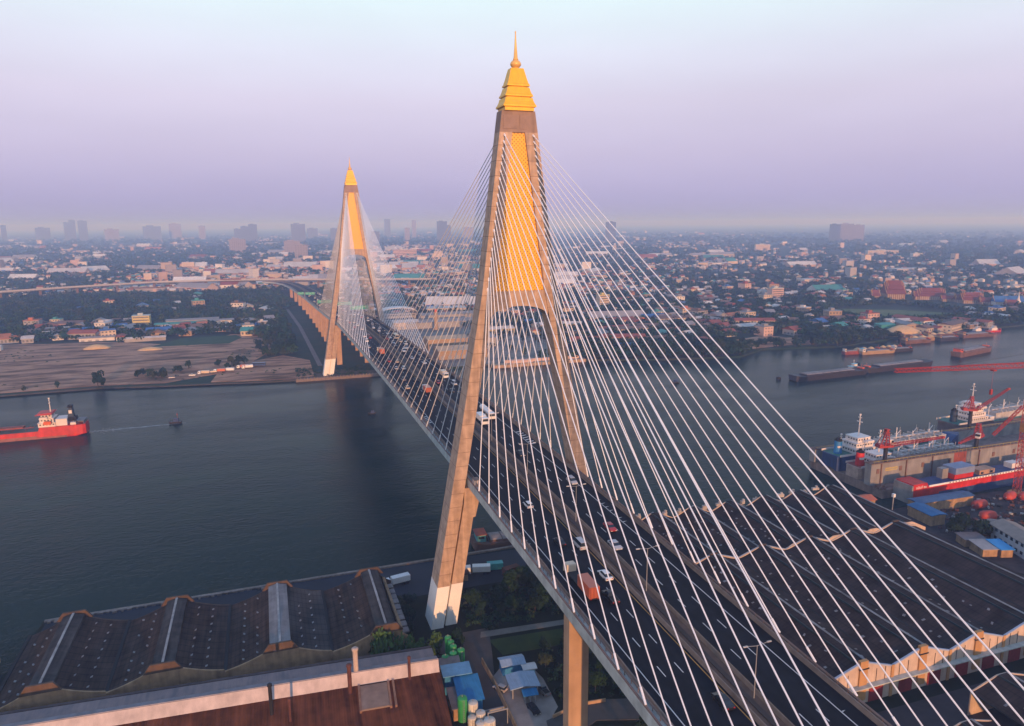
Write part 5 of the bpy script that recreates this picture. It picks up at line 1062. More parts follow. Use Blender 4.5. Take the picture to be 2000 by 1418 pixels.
# teal shed on the left edge of the near bank
shed('shed', 'teal shed cut by the left edge of the picture behind the left warehouse', 'shed', -160, 12, -149, 21, 6, -.8, mat('teal_sheet', (.02, .26, .27), .7, var=.15), wall_grey)

# ------------------------------------------------------------------ far bank: landmarks
def ribbons(t, x0, x1, y, z0, z1, floors):
    for k in range(floors):
        za = z0 + (z1 - z0) * (k + .35) / floors; zc = z0 + (z1 - z0) * (k + .75) / floors
        MB().box(x0 + .8, y - .08, za, x1 - .8, y + .08, zc).build('window_strip', mat('window_dark', (.07, .08, .09), .4, var=0), t)
def facade(x0, x1, y, z0, z1, n, floors, b, s=-1):
    for k in range(floors):
        za = z0 + (z1 - z0) * (k + .3) / floors; zc = z0 + (z1 - z0) * (k + .75) / floors
        for q in range(n): xa = x0 + (x1 - x0) * (q + .25) / n; b.box(xa, y - .08, za, xa + (x1 - x0) * .5 / n, y + .08, zc)
def block(name, label, cat, x, y, w, d, h, m, n, floors, rz=0, roofm=None, group=None):
    t = thing(name, label, cat, (x, y, 1.6), rz, group); MB().box(-w / 2, -d / 2, 0, w / 2, d / 2, h).build('wall', m, t)
    MB().box(-w / 2 - .4, -d / 2 - .4, h, w / 2 + .4, d / 2 + .4, h + .7).box(-w * .2, -d * .2, h + .7, w * .1, d * .2, h + 3.2).build('roof', roofm or conc_grey, t)
    if n:
        ribbons(t, -w / 2, w / 2, -d / 2, 0, h, floors)
    return t
P_ = {'yellow': mat('wall_yellow', (.50, .42, .16), .85, var=.15), 'white': mat('wall_white', (.60, .57, .54), .85, var=.15, scale=.2), 'cream': mat('wall_cream', (.55, .45, .34), .85, var=.15, scale=.2), 'pink': mat('wall_pink', (.55, .38, .32), .85, var=.15, scale=.2), 'tan': mat('wall_tan', (.36, .25, .15), .85, var=.15, scale=.1), 'grey': mat('wall_grey', (.30, .29, .29), .85, var=.2, scale=.2)}
RF = {'rust red': mat('tile_red', (.26, .07, .045), .85, var=.25), 'grey': mat('roof_grey', (.24, .235, .24), .85, var=.25, scale=.2), 'blue': mat('roof_blue', (.035, .13, .34), .7, var=.2), 'teal': mat('roof_teal', (.04, .24, .22), .7, var=.2), 'pale': mat('roof_pale2', (.50, .47, .45), .8, var=.25, scale=.2), 'orange': mat('roof_orange', (.42, .14, .055), .8, var=.2), 'brown': mat('roof_brown', (.15, .10, .08), .85, var=.25)}
block('apartment_building', 'square yellow four-storey building among blue roofs left of the far pylon', 'building', -216, 776, 19, 14, 14, P_['yellow'], 5, 4)
block('apartment_building', 'cream six-storey block with yellowish top seen through the right stay cables', 'building', 389, 732, 15, 12, 20, P_['cream'], 5, 6, 0, P_['yellow'])
block('apartment_building', 'pink and white five-storey block on the right bank beside a blue roof', 'building', 703, 748, 22, 12, 17, P_['pink'], 8, 5)
block('apartment_building', 'orange tinted long school block in the distance on the right', 'building', 1955, 2386, 62, 20, 26, P_['cream'], 14, 5, R(-20))
block('apartment_building', 'long pinkish block with low wing behind the pale stay cables of the far pylon', 'building', 461, 2640, 92, 24, 24, P_['pink'], 16, 4)
block('apartment_building', 'wide cream low block among the forest at the right edge', 'building', 2100, 1890, 110, 24, 14, P_['cream'], 18, 3, R(-22))
block('apartment_building', 'small white cube building in the forest on the right', 'building', 2020, 1668, 30, 20, 13, P_['white'], 6, 3, R(-20))
# factory behind the bridge
def big_shed(label, x, y, w, d, h, wm, rm, rz=0, rise=2.5, group=None):
    t = thing('storage_hall', label, 'storage hall', (x, y, 1.6), rz, group); MB().box(-w / 2, -d / 2, 0, w / 2, d / 2, h).build('wall', wm, t); b = MB()
    for s in (-1, 1): b.extr_x([(s * (d / 2 + .6), h), (0, h + rise), (0, h + rise + .25), (s * (d / 2 + .6), h + .25)], -w / 2 - .6, w / 2 + .6)
    b.extr_x([(-d / 2, h - .01), (d / 2, h - .01), (0, h + rise - .1)], -w / 2, w / 2); b.build('roof', rm, t)
    me = MB().box(0, -.1, .1, 3.5, .05, h * .45).mesh('loading_door', [P_['grey']])
    for q in range(int(w / 7)): link('loading_door', me, t, (-w / 2 + 1.5 + q * 7, -d / 2, 0))
    return t
tan_roof = mat('tan_roof', (.46, .35, .23), .85, var=.15, scale=.1)
big_shed('big tan storage hall nearest the bridge on the far bank', 98, 438, 46, 22, 8, P_['tan'], tan_roof, 0, 3)
big_shed('tan storage hall with tall lit front behind the nearest one', 96, 488, 40, 24, 11, P_['tan'], tan_roof, 0, 2)
big_shed('grey roofed hall right of the tan halls behind the near pylon leg', 136, 496, 22, 30, 9, P_['grey'], RF['grey'])
big_shed('long yellowish hall seen between the near pylon legs', 172, 566, 44, 12, 5, mat('wall_dull_yellow', (.30, .25, .13), .85, var=.2), RF['pale'])
big_shed('long grey roofed factory hall across the view behind the tan halls', 126, 640, 84, 20, 7, P_['grey'], RF['grey'])
big_shed('second long grey roofed factory hall farther back', 160, 705, 90, 20, 7, P_['grey'], RF['grey'])
big_shed('low cream shed in front of the arched white arena', 84, 640, 30, 16, 8, P_['cream'], RF['pale'])
big_shed('pale low hall with long roof beyond the far pylon legs', 210, 850, 90, 22, 7, P_['grey'], RF['pale'])
t = thing('arena', 'white arched roof hall just right of the far pylon', 'hall', (90, 720, 1.6)); b = MB(); n = 14
for k in range(n):
    a0, a1 = math.pi * k / n, math.pi * (k + 1) / n; q = lambda a: (-24 * math.cos(a), 8 + 9 * math.sin(a) ** .6)
    (xa, za), (xc, zc) = q(a0), q(a1); b.hexa([(xa, -10, za - .8), (xc, -10, zc - .8), (xc, 10, zc - .8), (xa, 10, za - .8), (xa, -10, za), (xc, -10, zc), (xc, 10, zc), (xa, 10, za)])
b.build('arched_roof', ship_white, t); MB().box(-22.5, -7, 0, 22.5, 7, 9).build('wall', P_['grey'], t); ribbons(t, -22, 22, -7.1, 0, 9, 2)
t = tag(MB().lathe([(2.4, 0), (2.2, 14), (2.4, 14.5), (2.0, 19), (2.6, 19.4), (2.2, 21)], 0, 0, 14).build('silo_tower', P_['tan'], loc=(116, 615, 1.6)), 'orange-brown silo tower behind the bridge deck', 'silo'); MB().box(-1.2, -1.2, 21, 1.2, 1.2, 24).build('cap_house', orange, t)
t = thing('wharf', 'orange-lit long wharf with low wall in front of the far bank', 'wharf', (0, 0, 0)); MB().box(112, 380.5, -1, 200, 388, 2.6).build('deck', P_['tan'], t); b = MB()
for k in range(22): b.box(114 + k * 4, 380.1, -1, 114.7 + k * 4, 380.6, 2.2)
b.box(125, 387, 2.6, 196, 387.6, 5.2); b.box(130, 384, 2.6, 150, 387, 5); b.build('fender_pile', P_['pink'], t)
t = thing('wharf', 'low stone quay wall with posts at the foot of the far pylon', 'wharf', (0, 0, 0)); MB().box(-52, 384.6, -1, 15, 388.4, 2.1).build('deck', conc_deck, t)
me = MB().box(0, 0, 0, .4, .3, 1).mesh('bollard_post', [P_['tan']])
for k in range(26): link('bollard_post', me, t, (-51 + k * 2.6, 384.7, 2.1))
# low sheds of the left village
for i, (x, y, w, d, h, wm, rm, lab) in enumerate(((-172, 748, 52, 16, 6, 'grey', 'teal', 'long teal roofed shed right of the yellow building'), (-158, 772, 60, 18, 7, 'grey', 'grey', 'long grey roofed shed behind the teal one'), (-125, 760, 30, 14, 6, 'white', 'grey', 'grey shed at the edge of the sandy field'), (-110, 700, 46, 8, 4, 'pink', 'pale', 'long low wall-like shed on the sandy field edge'), (-196, 652, 40, 6, 3.4, 'grey', 'pale', 'low pale shed along the back of the sandy field'), (-246, 674, 34, 7, 3.4, 'white', 'grey', 'low white shed along the back of the sandy field'), (-334, 640, 18, 9, 4, 'white', 'pale', 'white roofed shed at the left edge of the sandy field'))):
    big_shed(lab, x, y, w, d, h, P_[wm], RF[rm], R(2), 1.4)
for x, y, lab in ((-258, 757, 'first'), (-246, 750, 'second'), (-236, 762, 'third'), (-268, 742, 'fourth'), (-280, 735, 'fifth'), (-228, 745, 'sixth'), (-252, 772, 'seventh')): big_shed('blue roofed village house left of the yellow building', x, y, 11, 9, 5, P_['white'], RF['blue'], R(rv2.uniform(-15, 15)), 2, 'blue roofed houses left of the yellow building')
def heap(x, y, r, h, m, label):
    q = random.Random(int(x * 7)); b = MB(); b.loft([[(r * k * (1 + .18 * q.uniform(-1, 1)) * math.cos(a) , r * .55 * k * (1 + .18 * q.uniform(-1, 1)) * math.sin(a), z) for a in [2 * math.pi * i / 18 for i in range(18)]] for k, z in ((1, -.3), (.8, h * .4), (.5, h * .75), (.15, h))]); return tag(b.build('sand_heap', m, loc=(x, y, 1.7), smooth=True), label, 'sand heap')
heap(-236, 616, 15, 4.2, sandl, 'bright yellow sand heap on the left field, the larger one'); heap(-183, 588, 12, 2.8, sandl, 'bright yellow sand heap on the left field, flatter one to the right'); heap(583, 393, 26, 10, sandl, 'big pale sand heap at the far bank above the moored barges')
shed('shed', 'teal green factory shed beside the pale sand heap', 'shed', 566, 404, 586, 414, 9, -1, RF['teal'], RF['teal'])
for i, (x, y, k, c) in enumerate(((-103, 441, 'box_truck', 'white'), (-110, 440, 'box_truck', 'orange'), (-116, 438, 'cab_truck', 'cream'), (-122, 436, 'box_truck', 'cream'), (-92, 452, 'box_truck', 'orange'), (-88, 449, 'box_truck', 'white'), (-80, 458, 'bus', 'blue'), (-132, 433, 'pickup', 'white'), (-147, 428, 'pickup', 'blue'))):
    V(k, c, x, y, '%s %s parked on the sandy riverside strip left of the far pylon' % (c, k.replace('_', ' ').replace('cab truck', 'cargo truck')), None, 'trucks on the sandy riverside strip', 1.9, R(75 + 9 * (i % 3)), False)

# temple on the right
t_red = mat('temple_roof_red', (.17, .042, .028), .8, var=.2, scale=.3); t_trim = mat('temple_gold_trim', (.55, .30, .08), .6, var=.2)
def temple(x, y, w, d, h, tiers, label, rm=t_red, rz=R(-28), wm=None):
    t = thing('temple_hall', label, 'temple', (x, y, 1.6), rz, 'temple halls'); h *= .62; MB().box(-w / 2, -d / 2, 0, w / 2, d / 2, h).build('wall', wm or mat('temple_wall', (.28, .17, .09), .8, var=.2), t)
    r = MB(); g = MB(); z = h
    for k in range(tiers):
        ww, dd = w / 2 * (1 - .16 * k) + 1.2, d / 2 * (1.12 - .3 * k); rh = dd * 1.0
        for s in (-1, 1): r.extr_x([(s * dd, z), (s * dd * .45, z + rh * .45), (0, z + rh), (0, z + rh + .4), (s * (dd * .45 + .2), z + rh * .45 + .35), (s * (dd + .3), z + .3)], -ww, ww)
        r.extr_x([(-dd, z), (dd, z), (0, z + rh)], -ww + .5, ww - .5)
        for e in (-ww, ww):
            for s in (-1, 1): g.tube((e, s * dd, z + .3), (e, s * dd * .45, z + rh * .45 + .4), .35, n=5).tube((e, s * dd * .45, z + rh * .45 + .4), (e, 0, z + rh + .5), .35, n=5)
            g.tube((e, 0, z + rh), (e * 1.02, 0, z + rh + 2.6), .3, .05, 5)
        z += rh * .42
    r.build('roof', rm, t); g.build('gilded_trim', t_trim, t)
    b = MB()
    for q in range(int(w / 3)): b.box(-w / 2 + 1 + q * 3, -d / 2 - .9, 0, -w / 2 + 1.6 + q * 3, -d / 2 - .3, h)
    b.build('colonnade', P_['cream'], t); return t
temple(872, 678, 26, 30, 14, 3, 'largest temple hall with a tall domed red roof and gilded edges')
temple(846, 688, 10, 14, 8, 2, 'small temple hall with gilded gable left of the largest one'); temple(900, 655, 14, 12, 8, 2, 'small gilded temple pavilion right of the largest hall')
temple(916, 648, 38, 18, 9, 3, 'long red roofed temple hall right of the domed one'); temple(916, 618, 16, 9, 6, 1, 'low orange roofed temple annex'); temple(922, 600, 16, 12, 7, 2, 'left red roofed hall of the lower temple group'); temple(926, 586, 28, 16, 8, 3, 'middle red roofed hall of the lower temple group'); temple(930, 566, 16, 10, 6, 2, 'right orange red hall of the lower temple group')
temple(946, 545, 38, 14, 9, 1, 'long blue roofed temple hall at the right edge', RF['blue'], R(-28), P_['white']); temple(930, 528, 14, 10, 6, 2, 'small orange roofed hall in front of the white pagoda')
t = tag(MB().lathe([(4, 0), (4, 3), (3, 4), (3.2, 7), (1.8, 10), (1, 13), (.4, 18), (.05, 23)], 0, 0, 14).build('pagoda', ship_white, loc=(944, 528, 1.6)), 'slender white pagoda spire beside the blue roofed temple hall', 'pagoda'); MB().lathe([(4.6, -.2), (4.6, .8), (4.2, .9)], 0, 0, 14).build('plinth', P_['cream'], t)

# skyline towers standing in the haze
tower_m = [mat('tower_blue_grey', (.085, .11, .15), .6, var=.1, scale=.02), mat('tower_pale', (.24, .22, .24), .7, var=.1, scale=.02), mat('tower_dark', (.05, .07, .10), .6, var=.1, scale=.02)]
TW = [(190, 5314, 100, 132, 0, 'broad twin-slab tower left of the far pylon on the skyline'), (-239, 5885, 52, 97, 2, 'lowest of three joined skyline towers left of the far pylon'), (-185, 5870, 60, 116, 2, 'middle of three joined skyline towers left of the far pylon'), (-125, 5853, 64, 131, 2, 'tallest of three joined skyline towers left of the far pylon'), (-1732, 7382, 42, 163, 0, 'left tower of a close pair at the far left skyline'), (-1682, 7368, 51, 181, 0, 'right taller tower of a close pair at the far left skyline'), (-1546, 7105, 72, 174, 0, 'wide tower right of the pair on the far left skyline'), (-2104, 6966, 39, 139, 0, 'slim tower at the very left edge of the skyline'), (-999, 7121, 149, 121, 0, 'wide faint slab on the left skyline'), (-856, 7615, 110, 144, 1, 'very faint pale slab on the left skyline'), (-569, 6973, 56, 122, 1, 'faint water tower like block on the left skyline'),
      (1083, 4577, 69, 141, 2, 'dark tower beside the upper stay cables left of the near pylon'), (1175, 4756, 25, 114, 2, 'narrow lower tower stuck to the dark one left of the near pylon'), (1074, 6742, 58, 172, 0, 'faint tall tower between the two pylons'), (1272, 6456, 38, 159, 1, 'faint pinkish tower between the two pylons'), (2060, 4023, 66, 126, 2, 'dark tower with peaked top behind the outermost right cables'), (3118, 3224, 60, 105, 2, 'dark left slab of the three-slab block on the right skyline'), (3221, 3243, 76, 107, 1, 'pale middle slab of the three-slab block on the right skyline'), (3328, 3258, 61, 100, 1, 'right slab of the three-slab block on the right skyline'), (466, 5535, 59, 96, 0, 'low tower touching the far pylon on the skyline'), (-174, 3377, 71, 62, 1, 'bright cream block standing above the left city'), (612, 4404, 51, 80, 0, 'grey blue block right of the far pylon top'), (-1937, 7442, 116, 115, 0, 'broad faint block near the left edge'), (-1287, 6892, 111, 98, 1, 'low pinkish block on the left skyline'), (51, 2976, 64, 59, 1, 'cream block left of the far pylon'), (65, 2539, 46, 53, 1, 'pinkish block just left of the far pylon leg'), (377, 6642, 93, 92, 0, 'low faint slab behind the far pylon'), (1579, 5690, 86, 94, 1, 'pale block hidden behind the near pylon cables'), (899, 4848, 36, 98, 1, 'slim pale block between the pylons')]
for x, y, w, h, k, lab in TW:
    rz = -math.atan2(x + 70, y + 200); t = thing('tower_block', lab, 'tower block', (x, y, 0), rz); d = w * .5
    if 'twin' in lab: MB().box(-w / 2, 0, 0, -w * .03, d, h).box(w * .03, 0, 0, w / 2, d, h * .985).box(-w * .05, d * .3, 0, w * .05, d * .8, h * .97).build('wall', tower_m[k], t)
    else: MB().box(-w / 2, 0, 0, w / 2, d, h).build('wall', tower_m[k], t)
    b = MB(); b.box(-w * .3, d * .2, h, w * .1, d * .7, h + w * .06)
    if 'peaked' in lab: b.extr_y([(-w / 2, h), (w / 2, h), (0, h + 7)], 0, d)
    b.build('roof_plant', tower_m[k], t); b = MB(); facade(-w / 2, w / 2, -.15, 3, h, max(4, int(w / 8)), max(6, int(h / 6)), b); b.build('window_grid', tower_m[2] if k != 2 else tower_m[0], t)

# ------------------------------------------------------------------ houses: meshes shared by many
WK, RK = list(P_), list(RF); HM = {}
def house_mesh(kind, wk, rk):
    if (kind, wk, rk) in HM: return HM[(kind, wk, rk)]
    wn = mat('window_dark', (.07, .08, .09), .4, var=0); b = MB(); r = MB()
    if kind == 'house': w, d, h = 5, 6.5, 4.6
    elif kind == 'shed': w, d, h = 12, 7, 5
    elif kind == 'long': w, d, h = 19, 6, 7
    else: w, d, h = 7, 6, 10
    b.box(-w, -d, 0, w, d, h); b.mi = 1; facade(-w, w, -d, 0, h, max(3, int(w * .7)), max(1, int(h / 3.2)), b)
    for k in range(max(1, int(h / 3.2))):
        for q in range(3): b.box(-w - .06, -d + 1.5 + q * d * .6, h / max(1, int(h / 3.2)) * k + 1, -w + .05, -d + 3 + q * d * .6, h / max(1, int(h / 3.2)) * k + 2.2)
    if kind in ('house', 'shed', 'long'):
        rise = 2.6 if kind == 'house' else 1.9
        for s in (-1, 1): r.extr_x([(s * (d + .8), h - .2), (0, h + rise), (0, h + rise + .25), (s * (d + .8), h + .1)], -w - .7, w + .7)
        r.extr_x([(-d, h - .03), (d, h - .03), (0, h + rise - .1)], -w, w)
    else: r.box(-w - .4, -d - .4, h, w + .4, d + .4, h + .5).box(-w * .5, -d * .4, h + .5, w * .1, d * .5, h + 2.8)
    HM[(kind, wk, rk)] = (b.mesh('house', [P_[wk], wn]), r.mesh('roof', [RF[rk]])); return HM[(kind, wk, rk)]
rh = random.Random(21); placed = []
def bank_y(x): return float(np.interp(x, [p[0] for p in BANK], [p[1] for p in BANK]))
KEEP = [(-905, 380, -60, 640), (-905, 425, -225, 682), (-60, 380, -30, 500), (655, 470, 800, 605), (62, 395, 215, 720), (30, 690, 120, 740), (830, 515, 965, 715), (-230, 765, -200, 790), (-26, 380, 26, 1300), (-200, 735, -105, 780), (370, 720, 410, 745), (690, 735, 720, 760), (540, 380, 620, 420), (-200, 595, -95, 665), (350, 372, 470, 435), (-46, 400, -20, 900)]
def clear(x, y, r):
    if y < bank_y(x) + 8: return False
    if any(a < x < c and b < y < d for a, b, c, d in KEEP): return False
    if abs(x - deck_x(y)) < 27 and y < 1270: return False
    return all((x - a) ** 2 + (y - b) ** 2 > (r + c) ** 2 for a, b, c in placed[-400:])
KN = {'house': 'house', 'shed': 'shed', 'long': 'long shed', 'flat': 'three-storey house'}
def add_house(x, y, area, kinds=('house', 'house', 'house', 'shed', 'flat'), wk=None, rk=None, sc=None):
    k = rh.choice(kinds); wk = wk or rh.choice(('white', 'cream', 'cream', 'pink', 'grey', 'tan', 'tan')); rk = rk or rh.choice(('rust red', 'rust red', 'grey', 'grey', 'grey', 'brown', 'brown', 'pale', 'pale', 'orange', 'blue', 'teal', 'brown', 'rust red'))
    w, r = house_mesh(k, wk, rk); lab = '%s walled %s with %s roof %s' % (wk, KN[k], rk, area)
    o = tag(link('house' if k in ('house', 'flat') else 'shed', w, None, (x, y, 1.6), rh.choice((0, 0, math.pi / 2)) + R(rh.uniform(-22, 22))), lab, 'house' if k in ('house', 'flat') else 'shed', 'houses: ' + lab)
    s = sc or rh.uniform(.75, 1.25); o.scale = (s, s, s * rh.uniform(.9, 1.15)); link('roof', r, o); placed.append((x, y, 8))
def zone(n, x0, x1, y0, y1, area, **k):
    c = 0
    for _ in range(n * 12):
        if c >= n: break
        x, y = rh.uniform(x0, x1), rh.uniform(y0, y1)
        if clear(x, y, 7 if k.get('kinds') is None else 9): add_house(x, y, area, **k); c += 1
zone(34, -345, -232, 680, 830, 'in the village at the far left')
zone(12, -235, -140, 668, 735, 'in the village below the yellow building', kinds=('house', 'shed'))
zone(9, -98, -60, 655, 770, 'between approach viaduct and sandy field')
zone(6, -110, -70, 870, 930, 'at the dark wood edge beside the approach', wk='white')
zone(14, -330, -150, 900, 1150, 'half hidden in the dark left wood')
zone(52, 125, 345, 590, 1000, 'in the settlement behind the main span')
zone(24, 215, 345, 420, 590, 'near the wharf behind the main span', kinds=('shed', 'house', 'long'))
zone(26, 395, 480, 500, 610, 'behind the outermost right cables', kinds=('long', 'shed', 'flat', 'house'))
zone(46, 345, 640, 430, 640, 'among the trees behind the right river bank')
zone(46, 470, 900, 640, 900, 'among the trees left of the temple')
zone(18, 560, 720, 392, 450, 'along the bank behind the moored barges', kinds=('shed', 'house', 'long'))
zone(10, 780, 900, 430, 520, 'in front of the temple')

# ------------------------------------------------------------------ individual trees of the far bank
n = [0]
def ftree(x, y, h, r, lab, grp):
    n[0] += 1; tree(x, y, h, r, lab, grp, 1.6, CROWN_F, n[0])
for i in range(18): x = rv2.choice((rv2.uniform(-176, -142), rv2.uniform(-176, -142), rv2.uniform(-140, -92))); ftree(x, 449 + (x + 140) * .4 + rv2.uniform(-8, 16), rv2.uniform(4.5, 9), rv2.uniform(2.8, 4.4), 'dark tree of the grove between the sandy field and the river', 'trees of the sandy field grove')
for i in range(60):
    y = rv2.uniform(500, 660); ftree(rv2.uniform(-84, -48) + (y - 440) * .02, y, rv2.uniform(6, 11), rv2.uniform(3.5, 5.5), 'dark tree of the dense grove left of the far pylon foot', 'trees of the grove by the far pylon')
for x, y, h, lab in ((-198, 417, 13, 'tallest lone dark tree at the water edge of the left field'), (-194, 415, 8, 'small tree leaning beside the tall lone one at the water'), (-226, 420, 6, 'small round tree on the left shore'), (-248, 419, 5, 'tiny bush-like tree farthest left on the shore')): ftree(x, y, h, h * .42, lab, None)
for i in range(34):
    x, y = rv2.uniform(140, 212), rv2.uniform(398, 690)
    if 560 < y < 575 or abs(y - 640) < 14 or abs(y - 705) < 14 or (x < 150 and 478 < y < 514): continue
    ftree(x, y, rv2.uniform(5, 10), rv2.uniform(3, 5), 'tree among the factory halls behind the bridge', 'trees among the factory halls')
c = 0
for i in range(600):
    if c >= 150: break
    x = rv2.uniform(200, 560); 
    if 350 < x < 372 and rv2.random() < .9 or 384 < x < 400 and rv2.random() < .8 or 425 < x < 436: continue
    big = 300 < x < 350; ftree(x, bank_y(x) + 1 + abs(rv2.gauss(0, 16)), rv2.uniform(9, 15) if big else rv2.uniform(6, 11), rv2.uniform(5, 7.5) if big else rv2.uniform(3.5, 5.5), 'mangrove tree overhanging the water on the right bank' if not big else 'big mangrove tree on the bulge of the right bank', 'big mangrove trees' if big else 'mangrove trees of the right bank'); c += 1
for i in range(22): x = rv2.uniform(690, 900); ftree(x, bank_y(x) + rv2.uniform(3, 40), rv2.uniform(7, 11), rv2.uniform(4, 6), 'tree along the far right river bend', 'trees at the river bend')

# ------------------------------------------------------------------ masses: woods and the far city
def in_view(a, d): return -70.74 + d * np.sin(a), -200.65 + d * np.cos(a)
ph = rng.uniform(0, 6.28, (10, 2)); kv = rng.normal(size=(10, 2)) / np.array([90, 140, 200, 260, 330, 400, 520, 700, 900, 1200])[:, None]; am = np.array([.5, .6, .7, .8, .9, 1, 1, 1, 1, 1])
def field(x, y): return sum(am[i] * np.sin(x * kv[i, 0] * 2 + y * kv[i, 1] * 2 + ph[i, 0]) for i in range(10)) / 2.3
bx, by = np.array([p[0] for p in BANK]), np.array([p[1] for p in BANK])
def allowed(x, y, pad):
    ok = y > np.interp(x, bx, by) + pad
    for a, b, c, d in KEEP: ok &= ~((x > a - pad) & (x < c + pad) & (y > b - pad) & (y < d + pad))
    ok &= ~((np.abs(x - np.interp(y, [0, 600, 935, 1170, 1275], [0, 0, -8, -24, -110])) < 20 + pad) & (y < 1280))
    return ok
def vcol_mat(name, rough, var):
    m = bpy.data.materials.new(name); m.use_nodes = True; N = m.node_tree.nodes; L = m.node_tree.links; b = N['Principled BSDF']; a = N.new('ShaderNodeAttribute'); a.attribute_name = 'Kind'
    nz = N.new('ShaderNodeTexNoise'); nz.inputs['Scale'].default_value = var; g = N.new('ShaderNodeNewGeometry'); L.new(g.outputs['Position'], nz.inputs['Vector'])
    hs = N.new('ShaderNodeHueSaturation'); mr = N.new('ShaderNodeMapRange'); mr.inputs['To Min'].default_value = .7; mr.inputs['To Max'].default_value = 1.3; L.new(nz.outputs['Fac'], mr.inputs['Value']); L.new(mr.outputs[0], hs.inputs['Value'])
    L.new(a.outputs['Color'], hs.inputs['Color']); L.new(hs.outputs['Color'], b.inputs['Base Color']); b.inputs['Roughness'].default_value = rough; b.inputs['Specular IOR Level'].default_value = .15; return m
def quads_object(name, verts, cols, m):
    nf = len(verts) // 4; me = bpy.data.meshes.new(name); me.vertices.add(len(verts)); me.vertices.foreach_set('co', verts.astype(np.float32).ravel()); me.loops.add(nf * 4); me.loops.foreach_set('vertex_index', np.arange(nf * 4, dtype=np.int32))
    me.polygons.add(nf); me.polygons.foreach_set('loop_start', np.arange(0, nf * 4, 4, dtype=np.int32)); me.polygons.foreach_set('loop_total', np.full(nf, 4, dtype=np.int32)); me.update(calc_edges=True)
    at = me.attributes.new('Kind', 'FLOAT_COLOR', 'FACE'); at.data.foreach_set('color', np.concatenate([cols, np.ones((nf, 1))], 1).astype(np.float32).ravel()); me.materials.append(m); o = link(name, me); setting(o, 'stuff'); return o
def crowns(x, y, r, h, k, size):
    M = len(x); d = rng.normal(size=(M, k, 3)); d /= np.linalg.norm(d, axis=2, keepdims=True); d[..., 2] = np.abs(d[..., 2]) * 1.1 - .25
    rad = rng.uniform(.55, 1.1, (M, k, 1)); lob = 1 + .25 * np.sin(d[..., :1] * 5 + rng.uniform(0, 6, (M, 1, 1))) 
    p = d * rad * lob * np.stack([r, r, h * .55], 1)[:, None, :] + np.stack([x, y, 1.6 + h * .5], 1)[:, None, :]
    nn = d + rng.normal(size=d.shape) * .6; nn /= np.linalg.norm(nn, axis=2, keepdims=True); u = np.cross(nn, rng.normal(size=d.shape)); u /= np.linalg.norm(u, axis=2, keepdims=True); w = np.cross(nn, u); s = (size[:, None, None] * rng.uniform(.6, 1.3, (M, k, 1)))
    return np.stack([p + u * s, p + w * s * .75, p - u * s, p - w * s * .75], 2).reshape(-1, 3)
treeC = np.array([(.008, .032, .016), (.014, .046, .020), (.026, .060, .020), (.010, .042, .026), (.050, .062, .026)])
leafm = vcol_mat('wood_foliage', .85, .3)
M = 44000; inv = rng.uniform(1 / 8500, 1 / 560, M); d = 1 / inv; a = R(18.98) + rng.uniform(R(-38), R(38), M); x, y = in_view(a, d); fld = field(x, y)
wood = (x < -30) & (x > -520) & (y > 640) & (y < 1210); rf = (y > 0) & (np.degrees(a) > 38) & (d < 2600)
keep = allowed(x, y, 3) & ((fld < .45) | wood | (rf & (fld < 1.2)) | (rng.random(M) < .14)) & ~(wood & (rng.random(M) < .12))
PX = np.array([(q[0], q[1]) for q in placed])
nearm = d < 1500; 
for q in PX: keep &= ~(nearm & ((x - q[0]) ** 2 + (y - q[1]) ** 2 < 64))
x, y, d = x[keep], y[keep], d[keep]; r = rng.uniform(3.2, 5.8, len(x)) * np.clip(d / 1500, 1, 3.2); h = r * rng.uniform(1.2, 1.9, len(x)) * np.where(d > 1500, .8, 1)
K = 30; vv = crowns(x, y, r, h, K, r * .30); cc = np.repeat(treeC[rng.integers(0, 5, len(x))] * rng.uniform(.6, 1.5, (len(x), 1)), K, 0)
quads_object('far_woods', vv, cc, leafm); NTREE = len(x)
# a denser carpet for the dark wood on the left
M = 5200; x = rng.uniform(-520, -30, M); y = rng.uniform(600, 1230, M); k = allowed(x, y, 2) & (y > 655 + np.clip((-x - 90) * .5, 0, 140)) & (rng.random(M) < np.clip(.9 - .5 * (field(x, y) > .7), 0, 1)) & ~((x < -150) & (y < 850) & (rng.random(M) < .55))
for q in PX: k &= ~((x - q[0]) ** 2 + (y - q[1]) ** 2 < 49)
x, y = x[k], y[k]; r = rng.uniform(3, 5.5, len(x)); h = r * rng.uniform(1.4, 2.0, len(x)); vv = crowns(x, y, r, h, 36, r * .27); cc = np.repeat(treeC[rng.integers(0, 5, len(x))] * rng.uniform(.55, 1.35, (len(x), 1)), 36, 0)
quads_object('dark_wood', vv, cc, leafm)
M = 2600; x = rng.uniform(205, 900, M); y = rng.uniform(350, 700, M); k = allowed(x, y, 3) & (field(x, y) < .75)
for q in PX: k &= ~((x - q[0]) ** 2 + (y - q[1]) ** 2 < 81)
x, y = x[k], y[k]; r = rng.uniform(2.6, 5.2, len(x)); h = r * rng.uniform(1.3, 2.0, len(x)); vv = crowns(x, y, r, h, 44, r * .25); cc = np.repeat(treeC[rng.integers(0, 5, len(x))] * rng.uniform(.75, 1.15, (len(x), 1)), 44, 0)
quads_object('right_bank_woods', vv, cc, leafm)
